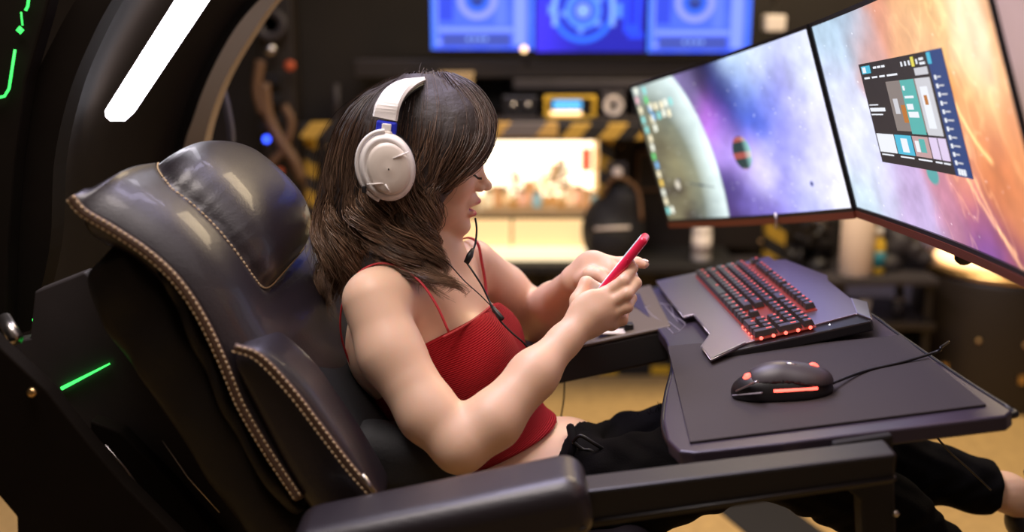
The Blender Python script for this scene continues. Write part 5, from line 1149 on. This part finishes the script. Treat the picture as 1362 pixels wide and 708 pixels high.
# red top
gx = np.arange(-0.34, 0.22, 0.0026); gy = np.arange(1.50, 2.06, 0.003); gz = np.arange(0.70, 1.14, 0.0026)
ft = Field(gx, gy, gz); torso(ft, 0.007)
def plane3(f, a, b, c, away):
    n = np.cross(b - a, c - a); n = n / np.linalg.norm(n)
    if n @ (np.asarray(away) - a) < 0: n = -n
    f.plane(a, n, 0.007)
plane3(ft, P(587, 447, 1.65), P(657, 404, 1.86), P(470, 500, 1.72), P(570, 340, 1.78))
hem_a, hem_b = P(752, 566, 1.74), P(642, 629, 1.64)
plane3(ft, hem_a, hem_b, hem_a + RB[1] * 0.1, P(760, 660, 1.75))
V, Fq = ft.nets(); V = relax(V, Fq, 2); tc = mk('camisole', V, Fq, M['red_knit'], per, True)
def strap(pts): tube('shoulder_strap', pts, 0.0026, M['strap_red'], per, 8, 50, flat=0.6)
strap([P(597, 442, 1.60), P(580, 405, 1.61), P(558, 374, 1.628), P(530, 355, 1.648), P(500, 351, 1.652), P(472, 368, 1.645), P(456, 402, 1.642), P(453, 440, 1.645), P(462, 475, 1.655), P(476, 505, 1.665)])
strap([P(647, 404, 1.83), P(646, 380, 1.855), P(641, 350, 1.87), P(634, 322, 1.885), P(615, 318, 1.92), P(590, 340, 1.95)])
tube('neckline_binding', [P(589, 449, 1.625), P(612, 437, 1.655), P(635, 422, 1.70), P(655, 406, 1.77)], 0.0022, M['strap_red'], per, 6, 30)
# jeans
gx = np.arange(0.0, 0.98, 0.0045); gy = np.arange(1.52, 2.04, 0.0045); gz = np.arange(0.50, 1.0, 0.0045)
fj = Field(gx, gy, gz); fj.ell(P(740, 655, 1.765), np.array([0.110, 0.158, 0.13]), RB, 0); fj.ell(P(640, 560, 1.755), np.array([0.096, 0.128, 0.138]), RB, 0.05)
for L_ in (LEGN, LEGF): fj.chain(L_, [0.088, 0.066, 0.060, 0.047], 0.03)
fj.D += 0.0035 * (np.sin(gx[:, None, None] * 95 + 2 * np.sin(gz[None, None, :] * 60)) * np.sin(gz[None, None, :] * 80 + gy[None, :, None] * 50)).astype(np.float32)
wa = P(757, 570, 1.74); plane3(fj, wa, P(745, 642, 1.66), wa + RB[1] * 0.1, P(640, 560, 1.75))
fj.plane(P(1325, 665, 1.84), (1.0, 0, -0.12), 0.006)
V, Fq = fj.nets(); V = relax(V, Fq, 1); mk('jeans', V, Fq, M['denim'], per, True)
tube('waistband', [wa + [0.002, 0, 0.002], P(762, 590, 1.675), P(756, 618, 1.655), P(748, 642, 1.65)], 0.007, M['denim'], per, 8, 24)
tube('drawstring', [P(762, 588, 1.665), P(775, 598, 1.66), P(786, 600, 1.655), P(795, 612, 1.655), P(790, 625, 1.65)], 0.003, M['cable'], per, 6, 24)
tube('drawstring', [P(762, 588, 1.665), P(772, 580, 1.66), P(790, 590, 1.655), P(806, 600, 1.66)], 0.003, M['cable'], per, 6, 24)
L_ = []
for i in range(46):
    a = P(rng.uniform(805, 884), 0, 1) ; px = rng.uniform(806, 884); py = 592 - (px - 800) * 0.60; p0 = P(px, py + 6, 1.86); d = np.array([rng.normal() * 0.006, rng.normal() * 0.006, abs(rng.normal()) * 0.012 + 0.006]); L_.append(tube_geo([p0, p0 + d * 0.6, p0 + d + [rng.normal() * 0.005, 0, 0]], [0.0009, 0.0007, 0.0004], 4))
v_, f_ = merge_geo(L_); mk('frayed_threads', v_, f_, M['denim'], per)['kind'] = 'stuff'
# shoes
for i, L_ in enumerate((LEGN, LEGF)):
    A = L_[-1]; lo = A + [-0.06, -0.09, -0.13]; hi = A + [0.26, 0.09, 0.16]
    def fsh(f):
        f.cone(A + [0.045, 0, -0.055], A + [0.10, 0, -0.05], 0.040, 0.040, 0.02); f.cone(A + [0.10, 0, -0.05], A + [0.165, -0.01, 0.075], 0.041, 0.026, 0.02); f.ell(A + [0.045, 0, 0.045], (0.05, 0.06, 0.055), None, 0.01, 'sub')
    sdf_obj('shoe', fsh, lo, hi, 0.006, M['black_plastic'], per)
    tube('shoe_strap', [A + [0.02, -0.045, -0.02], A + [0.045, -0.040, 0.02], A + [0.075, 0, 0.035], A + [0.05, 0.04, 0.02]], 0.006, M['black_plastic'], per, 8, 20)

# ------------------------------------------------------------------ hair
G = [
 [(596, 103, 1.79), (628, 117, 1.775), (649, 145, 1.755), (655, 172, 1.74), (649, 200, 1.725), (629, 226, 1.712), (600, 243, 1.70), (577, 262, 1.695), (562, 290, 1.69), (563, 320, 1.68), (580, 350, 1.67), (600, 384, 1.665), (606, 402, 1.66)],
 [(590, 101, 1.785), (614, 120, 1.76), (634, 148, 1.735), (638, 178, 1.715), (623, 208, 1.70), (598, 231, 1.692), (574, 252, 1.686), (558, 280, 1.68), (552, 315, 1.675), (568, 345, 1.665), (580, 372, 1.655), (566, 394, 1.65)],
 [(582, 100, 1.78), (598, 124, 1.75), (610, 155, 1.72), (606, 188, 1.70), (590, 218, 1.69), (570, 245, 1.685), (553, 280, 1.68), (545, 310, 1.675), (540, 340, 1.665), (553, 365, 1.65), (582, 380, 1.64), (600, 402, 1.64)],
 [(572, 100, 1.78), (577, 126, 1.745), (580, 155, 1.715), (574, 190, 1.695), (563, 225, 1.685), (550, 260, 1.68), (541, 300, 1.675), (535, 330, 1.665), (528, 352, 1.655), (540, 368, 1.645)],
 [(560, 102, 1.78), (553, 128, 1.745), (548, 160, 1.71), (543, 200, 1.695), (533, 240, 1.69), (524, 280, 1.685), (520, 310, 1.68), (514, 330, 1.67), (505, 345, 1.66)],
 [(550, 104, 1.78), (524, 126, 1.745), (508, 160, 1.715), (498, 200, 1.70), (490, 245, 1.695), (486, 285, 1.69), (488, 315, 1.69), (482, 335, 1.69), (474, 352, 1.69)],
 [(540, 107, 1.78), (502, 130, 1.75), (480, 165, 1.725), (468, 205, 1.715), (461, 250, 1.71), (456, 290, 1.71), (458, 325, 1.71), (450, 360, 1.71), (456, 402, 1.71), (462, 425, 1.71)],
 [(535, 109, 1.785), (490, 133, 1.765), (462, 170, 1.75), (450, 210, 1.74), (441, 255, 1.735), (436, 295, 1.735), (441, 335, 1.735), (431, 370, 1.735), (434, 408, 1.735), (446, 432, 1.735)],
 [(533, 109, 1.79), (484, 134, 1.79), (455, 172, 1.79), (442, 215, 1.79), (431, 260, 1.785), (427, 300, 1.785), (432, 340, 1.785), (424, 378, 1.785), (430, 420, 1.785)]]
NP = 30
GW = [cr([P(*p) for p in g], NP) for g in G]
near = GW; yc = HO[1] + 0.008
far = [np.stack([g[:, 0] - 0.0, 2 * yc - g[:, 1], g[:, 2]], 1) for g in GW[::-1]]
ring_ = near + far
def pullin(pts, a): c = HO + np.array([0, 0, 0.0]); c = np.array([c[0] + 0.005, yc, 0]); q = pts.copy(); d = q[:, :2] - c[:2]; q[:, :2] -= d / (np.linalg.norm(d, axis=1)[:, None] + 1e-6) * a; q[:8, 2] -= a * 0.8 * np.linspace(1, 0, 8); return q
fh = Field(np.arange(-0.36, 0.05, 0.0045), np.arange(1.58, 2.02, 0.0045), np.arange(0.98, 1.40, 0.0045))
fh.ell(H(-0.006, 0, 0.036), (0.100, 0.079, 0.089), RH, 0.01)
for i, g in enumerate(ring_):
    q = pullin(g, 0.026); fr_ = min(i, len(ring_) - 1 - i) == 0
    m_ = 23; r = np.interp(np.linspace(0, 1, m_), [0, 0.3, 0.7, 1], [0.010, 0.012, 0.010, 0.004] if fr_ else [0.014, 0.020, 0.019, 0.006])
    fh.chain(q[:m_:2], r[::2], 0.022)
    if i + 1 < len(ring_) and not fr_:
        q2 = pullin((g + ring_[i + 1]) / 2, 0.027)[:20:2]; fh.chain(q2, np.full(len(q2), 0.018), 0.02)
fh.ell(H(0.085, 0, -0.030), (0.06, 0.062, 0.060), RH, 0.012, 'sub')
V, Fq = fh.nets(); V = relax(V, Fq, 2); mk('hair_base', V, Fq, M['hair_base'], per, True)
def strands(n_cl, per_cl, guides, spread, rad, curl, seed, jit=0.0):
    r = np.random.default_rng(seed); K = len(guides) - 1; nlock = 4 * K; rl = np.random.default_rng(seed + 50).uniform(0, 1, (nlock, 4)); Gs = np.stack(guides); t = np.linspace(0, 1, NP); L = []; RD = []; TN = []
    for c in range(n_cl):
        w = r.uniform(0, K); i = min(int(w), K - 1); f = w - i; base = Gs[i] * (1 - f) + Gs[i + 1] * f
        lk = int(w / K * nlock); wl = (lk + 0.5) / nlock * K; il = min(int(wl), K - 1); fl_ = wl - il; lb = Gs[il] * (1 - fl_) + Gs[il + 1] * fl_; bl_ = (0.85 * np.clip((t - 0.35) / 0.5, 0, 1) ** 1.3)[:, None]; base = base * (1 - bl_) + lb * bl_
        lay = r.uniform(-0.010, 0.006); base = pullin(base, -lay)
        ph = 6.28 * rl[lk, 0] + r.normal() * 0.35; amp = curl * (0.35 + rl[lk, 1]) * r.uniform(0.75, 1.2) * np.clip((t - 0.30) / 0.38, 0, 1) ** 1.2; fq = 2.9 + 1.5 * rl[lk, 2] + r.normal() * 0.06
        outd = np.stack([base[:, 0] - HO[0], base[:, 1] - yc, 0 * t], 1); outd /= np.linalg.norm(outd, axis=1)[:, None] + 1e-6; sd = np.stack([-outd[:, 1], outd[:, 0], 0 * t], 1)
        base = base + (np.sin(t * fq * 6.28 + ph) * amp)[:, None] * sd + (np.cos(t * fq * 6.28 + ph) * amp * 0.6)[:, None] * outd
        bt = r.uniform(0.35, 1.5); end = (0.82 + 0.2 * rl[lk, 3]) * r.uniform(0.9, 1.0); hue = r.uniform(0, 1)
        for k_ in range(per_cl):
            o = r.normal(size=3) * spread; env = 0.4 + 0.9 * np.sin(math.pi * np.clip(t * 0.9 + 0.05, 0, 1)) * (1 - 0.5 * t)
            fz = r.normal(size=3) * jit; p = base + o[None] * env[:, None] + fz[None] * (np.clip(t - 0.2, 0, 1) ** 2)[:, None]
            p = p + (np.sin(t * 9 + r.uniform(0, 6.28)) * 0.0012)[:, None] * sd
            ee = end * r.uniform(0.92, 1); q = np.linspace(0, ee, NP); p = np.stack([np.interp(q, t, p[:, a]) for a in range(3)], 1)
            L.append(p); RD.append(rad * r.uniform(0.7, 1.3)); TN.append((bt * r.uniform(0.85, 1.15), hue))
    return np.array(L), np.array(RD), np.array(TN)
def strand_mesh(name, L, RD, TN, parent):
    n, k, _ = L.shape; T = np.gradient(L, axis=1); T /= np.linalg.norm(T, axis=2)[..., None] + 1e-9
    ref = np.array([0.3, 1.0, 0.2]); ref /= np.linalg.norm(ref); A = np.cross(T, ref); A /= np.linalg.norm(A, axis=2)[..., None] + 1e-9; B = np.cross(T, A)
    tp = np.interp(np.linspace(0, 1, k), [0, 0.1, 0.8, 1], [0.6, 1, 0.9, 0.15]); r = RD[:, None] * tp[None]
    V = np.stack([L + r[..., None] * (math.cos(a) * A + math.sin(a) * B) for a in (0, 2.094, 4.189)], 2).reshape(-1, 3)
    s, i, j = np.meshgrid(np.arange(n), np.arange(k - 1), np.arange(3), indexing='ij'); j2 = (j + 1) % 3; b = s * k * 3
    Fc = np.stack([b + i * 3 + j, b + i * 3 + j2, b + (i + 1) * 3 + j2, b + (i + 1) * 3 + j], -1).reshape(-1, 4)
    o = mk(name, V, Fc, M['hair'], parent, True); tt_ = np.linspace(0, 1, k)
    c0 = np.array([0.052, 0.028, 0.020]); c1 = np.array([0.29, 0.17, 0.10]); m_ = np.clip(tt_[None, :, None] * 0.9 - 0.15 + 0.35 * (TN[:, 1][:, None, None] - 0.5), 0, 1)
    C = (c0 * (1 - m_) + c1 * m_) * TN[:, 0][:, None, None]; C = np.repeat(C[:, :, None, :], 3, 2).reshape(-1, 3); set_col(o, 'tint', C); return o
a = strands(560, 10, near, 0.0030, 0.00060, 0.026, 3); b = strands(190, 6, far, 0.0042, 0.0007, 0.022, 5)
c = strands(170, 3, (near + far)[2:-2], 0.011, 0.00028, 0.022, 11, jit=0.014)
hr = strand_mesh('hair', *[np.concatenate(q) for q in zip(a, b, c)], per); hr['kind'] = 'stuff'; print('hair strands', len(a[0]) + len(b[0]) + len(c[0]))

# ================================================================== headphones
hp = thing('headphones', 'white over-ear headphones with blue slider worn over her hair', 'headphones', P(516, 222, 1.655))
EC = P(515, 222, 1.650); Rc = rot_rows((0.10, -1.0, 0.04), (-0.22, 0, 1.0))    # outward, side, up of the cup
def E_(o, s, u): return EC + Rc[0] * o + Rc[1] * s + Rc[2] * u
def cup(nm, prof, m, par, ra=0.0405, rb=0.0505, label=None, cen=(0, 0)):
    V = []; n = 44
    for (k_, o_) in prof:
        for j in range(n):
            a = 2 * math.pi * j / n; V.append(E_(o_, cen[0] + ra * k_ * math.cos(a), cen[1] + rb * k_ * math.sin(a)))
    Fc = [tuple(q) for q in grid_faces(len(prof), n, True)] + [tuple(range(n - 1, -1, -1)), tuple((len(prof) - 1) * n + j for j in range(n))]
    return mk(nm, V, Fc, m, par, True, label=label)
cup('ear_cup', [(0.90, -0.020), (1.0, -0.012), (1.02, -0.002), (0.98, 0.008), (0.90, 0.014), (0.80, 0.0165), (0.785, 0.0150), (0.2, 0.0160)], M['white_plastic'], hp)
cup('cover_plate', [(0.77, 0.014), (0.76, 0.0195), (0.66, 0.0225), (0.35, 0.0240), (0.03, 0.0242)], M['cream_plastic'], hp, cen=(0.002, -0.002), label='cream glossy cover plate')
cup('ear_cushion', [(0.80, -0.045), (0.98, -0.040), (1.06, -0.030), (1.02, -0.019), (0.9, -0.016)], M['cushion'], hp, label='black ear cushion')
for (s0, u0_, s1, u1_) in [(-0.012, 0.012, -0.036, 0.016), (0.034, -0.016, 0.010, -0.020), (0.008, -0.022, 0.004, -0.036)]:
    tube('cover_ridge', [E_(0.0235, -s0, u0_), E_(0.0245, -(s0 + s1) / 2, (u0_ + u1_) / 2), E_(0.0225, -s1, u1_)], 0.0013, M['white_plastic'], hp, 6)
tube('yoke_ring', [E_(0.004 + 0.004 * math.sin(a), 0.0435 * math.cos(a), 0.0535 * math.sin(a)) for a in np.linspace(math.radians(78), math.radians(238), 26)], 0.0032, M['white_plastic'], hp, 8)
box('cup_port', E_(0.004, -0.040, -0.024), (0.006, 0.012, 0.010), M['cushion'], hp, bevel=0.001)
ytop = P(512, 178, 1.655); box('yoke_stem', P(513, 186, 1.652), (0.020, 0.012, 0.026), M['cream_plastic'], hp, bevel=0.004)
box('slider', P(514, 170, 1.660), (0.030, 0.013, 0.020), M['blue_plastic'], hp, rot=Euler((0, 0.12, 0)).to_matrix(), bevel=0.003, label='blue slider')
box('slider_mark', P(514, 170, 1.651), (0.014, 0.003, 0.012), M['white_plastic'], hp, rot=Euler((0, 0.12, 0)).to_matrix(), bevel=0.0015)
bc = [P(512, 158, 1.660), P(516, 140, 1.664), P(525, 124, 1.682), P(538, 113, 1.71), P(549, 108, 1.745), P(556, 106, 1.79)]
wd = [0.0185, 0.019, 0.0185, 0.018, 0.018, 0.018]
def band(nm, near_pts, th, m, sc_=1.0, off=0.0):
    p = cr(near_pts, 26); q = p[::-1].copy(); q[:, 1] = 2 * yc - q[:, 1]; pth = np.vstack([p, q[1:]]); w_ = np.full(len(pth), 0.0185) * sc_
    T = np.gradient(pth, axis=0); T /= np.linalg.norm(T, axis=1)[:, None]; X = np.array([0.985, 0, 0.10]); V = []
    for i in range(len(pth)):
        x = X - T[i] * (X @ T[i]); x /= np.linalg.norm(x); n = np.cross(T[i], x); 
        if n @ (pth[i] - HO) < 0: n = -n
        for (a_, b_) in [(-1, 0), (-0.85, 1), (0.85, 1), (1, 0), (0.85, -1), (-0.85, -1)]: V.append(pth[i] + x * a_ * w_[i] + n * (b_ * th + off))
    Fc = [tuple(q_) for q_ in grid_faces(len(pth), 6, True)] + [tuple(range(5, -1, -1)), tuple((len(pth) - 1) * 6 + j for j in range(6))]
    return mk(nm, V, Fc, m, hp, False)
band('headband', bc, 0.0045, M['white_plastic'], 1.0); band('band_padding', bc, 0.004, M['cushion'], 0.9, -0.007)
# far cup
EC = np.array([EC[0], 2 * yc - EC[1], EC[2]]); Rc = rot_rows((0.10, 1.0, 0.04), (-0.22, 0, 1.0))
cup('ear_cup', [(0.90, -0.020), (1.0, -0.012), (1.02, -0.002), (0.98, 0.008), (0.90, 0.014), (0.80, 0.0165), (0.2, 0.0170)], M['white_plastic'], hp)
cup('ear_cushion', [(0.80, -0.045), (0.98, -0.040), (1.06, -0.030), (1.02, -0.019), (0.9, -0.016)], M['cushion'], hp)
sl = P(514, 170, 1.660); box('slider', (sl[0], 2 * yc - sl[1], sl[2]), (0.030, 0.013, 0.020), M['blue_plastic'], hp, bevel=0.003, label='blue slider')
# cable with inline microphone
ec = thing('earphone_cable', 'thin black cable with inline microphone hanging before her chest', 'cable', P(625, 345, 1.72))
tube('boom', [P(632, 290, 1.745), P(634, 305, 1.74), P(632, 325, 1.73), P(627, 337, 1.72)], 0.0016, M['cable'], ec, 6, 24)
tube('microphone', [P(629, 331, 1.72), P(625, 340, 1.715), P(620, 350, 1.71)], [0.0025, 0.0055, 0.0045], M['cable'], ec, 10)
tube('cable', [P(621, 350, 1.71), P(632, 366, 1.70), P(643, 384, 1.70), P(653, 405, 1.69), P(664, 425, 1.66), P(680, 442, 1.66), P(698, 458, 1.67), P(708, 474, 1.70)], 0.0015, M['cable'], ec, 6, 50)
tube('cable', [P(575, 330, 1.66), P(598, 352, 1.67), P(618, 374, 1.68), P(638, 392, 1.69), P(653, 407, 1.69)], 0.0010, M['cable'], ec, 6, 40)
tube('splitter', [P(653, 406, 1.685), P(658, 413, 1.68), P(668, 424, 1.655)], [0.002, 0.0042, 0.0036], M['cable'], ec, 10)
dc_ = tube('hanging_cord', [P(751, 500, 1.98), P(750, 530, 1.98), P(746, 556, 1.97)], 0.0014, M['cable'], None, 6, 12); props(dc_, 'thin dark cord hanging below the far armrest console', 'cable')
dc_ = tube('under_desk_cord', [P(1238, 572, 1.60), P(1262, 600, 1.62), P(1290, 625, 1.66), P(1318, 652, 1.68)], 0.0016, M['cable'], None, 6, 24); props(dc_, 'thin cord slanting from under the desk toward her ankle', 'cable')

# ================================================================== phone
p0 = P(793, 396, 1.712); p1 = P(860, 314, 1.708); ax = p1 - p0; LN = np.linalg.norm(ax); vw = np.array([0.10, 0.975, -0.19]); Rp = rot_rows(ax, np.cross(ax, vw))
pc_ = (p0 + p1) / 2; ph = thing('phone', 'smartphone in a bright pink red case held in both hands', 'phone', pc_)
print('phone', LN, Rp)
sdf_obj('phone_case', lambda f: f.rbox(pc_, (LN / 2, 0.036, 0.0068), Rp, 0.0060), pc_ - 0.09, pc_ + 0.09, 0.002, M['pink'], ph)
sg = 1 if (Rp[2] @ np.array([-1, 0, 0.3])) > 0 else -1
V = [pc_ + Rp[0] * a * (LN / 2 - 0.007) + Rp[1] * b * 0.031 + Rp[2] * sg * 0.0070 for a, b in ((-1, -1), (1, -1), (1, 1), (-1, 1))]
prism('screen', V, Rp[2] * sg * 0.0005, M['screen_off'], ph)
box('side_button', pc_ + Rp[0] * 0.02 - Rp[1] * 0.0365, (0.002, 0.002, 0.002), M['pink'], ph, bevel=0.0005)
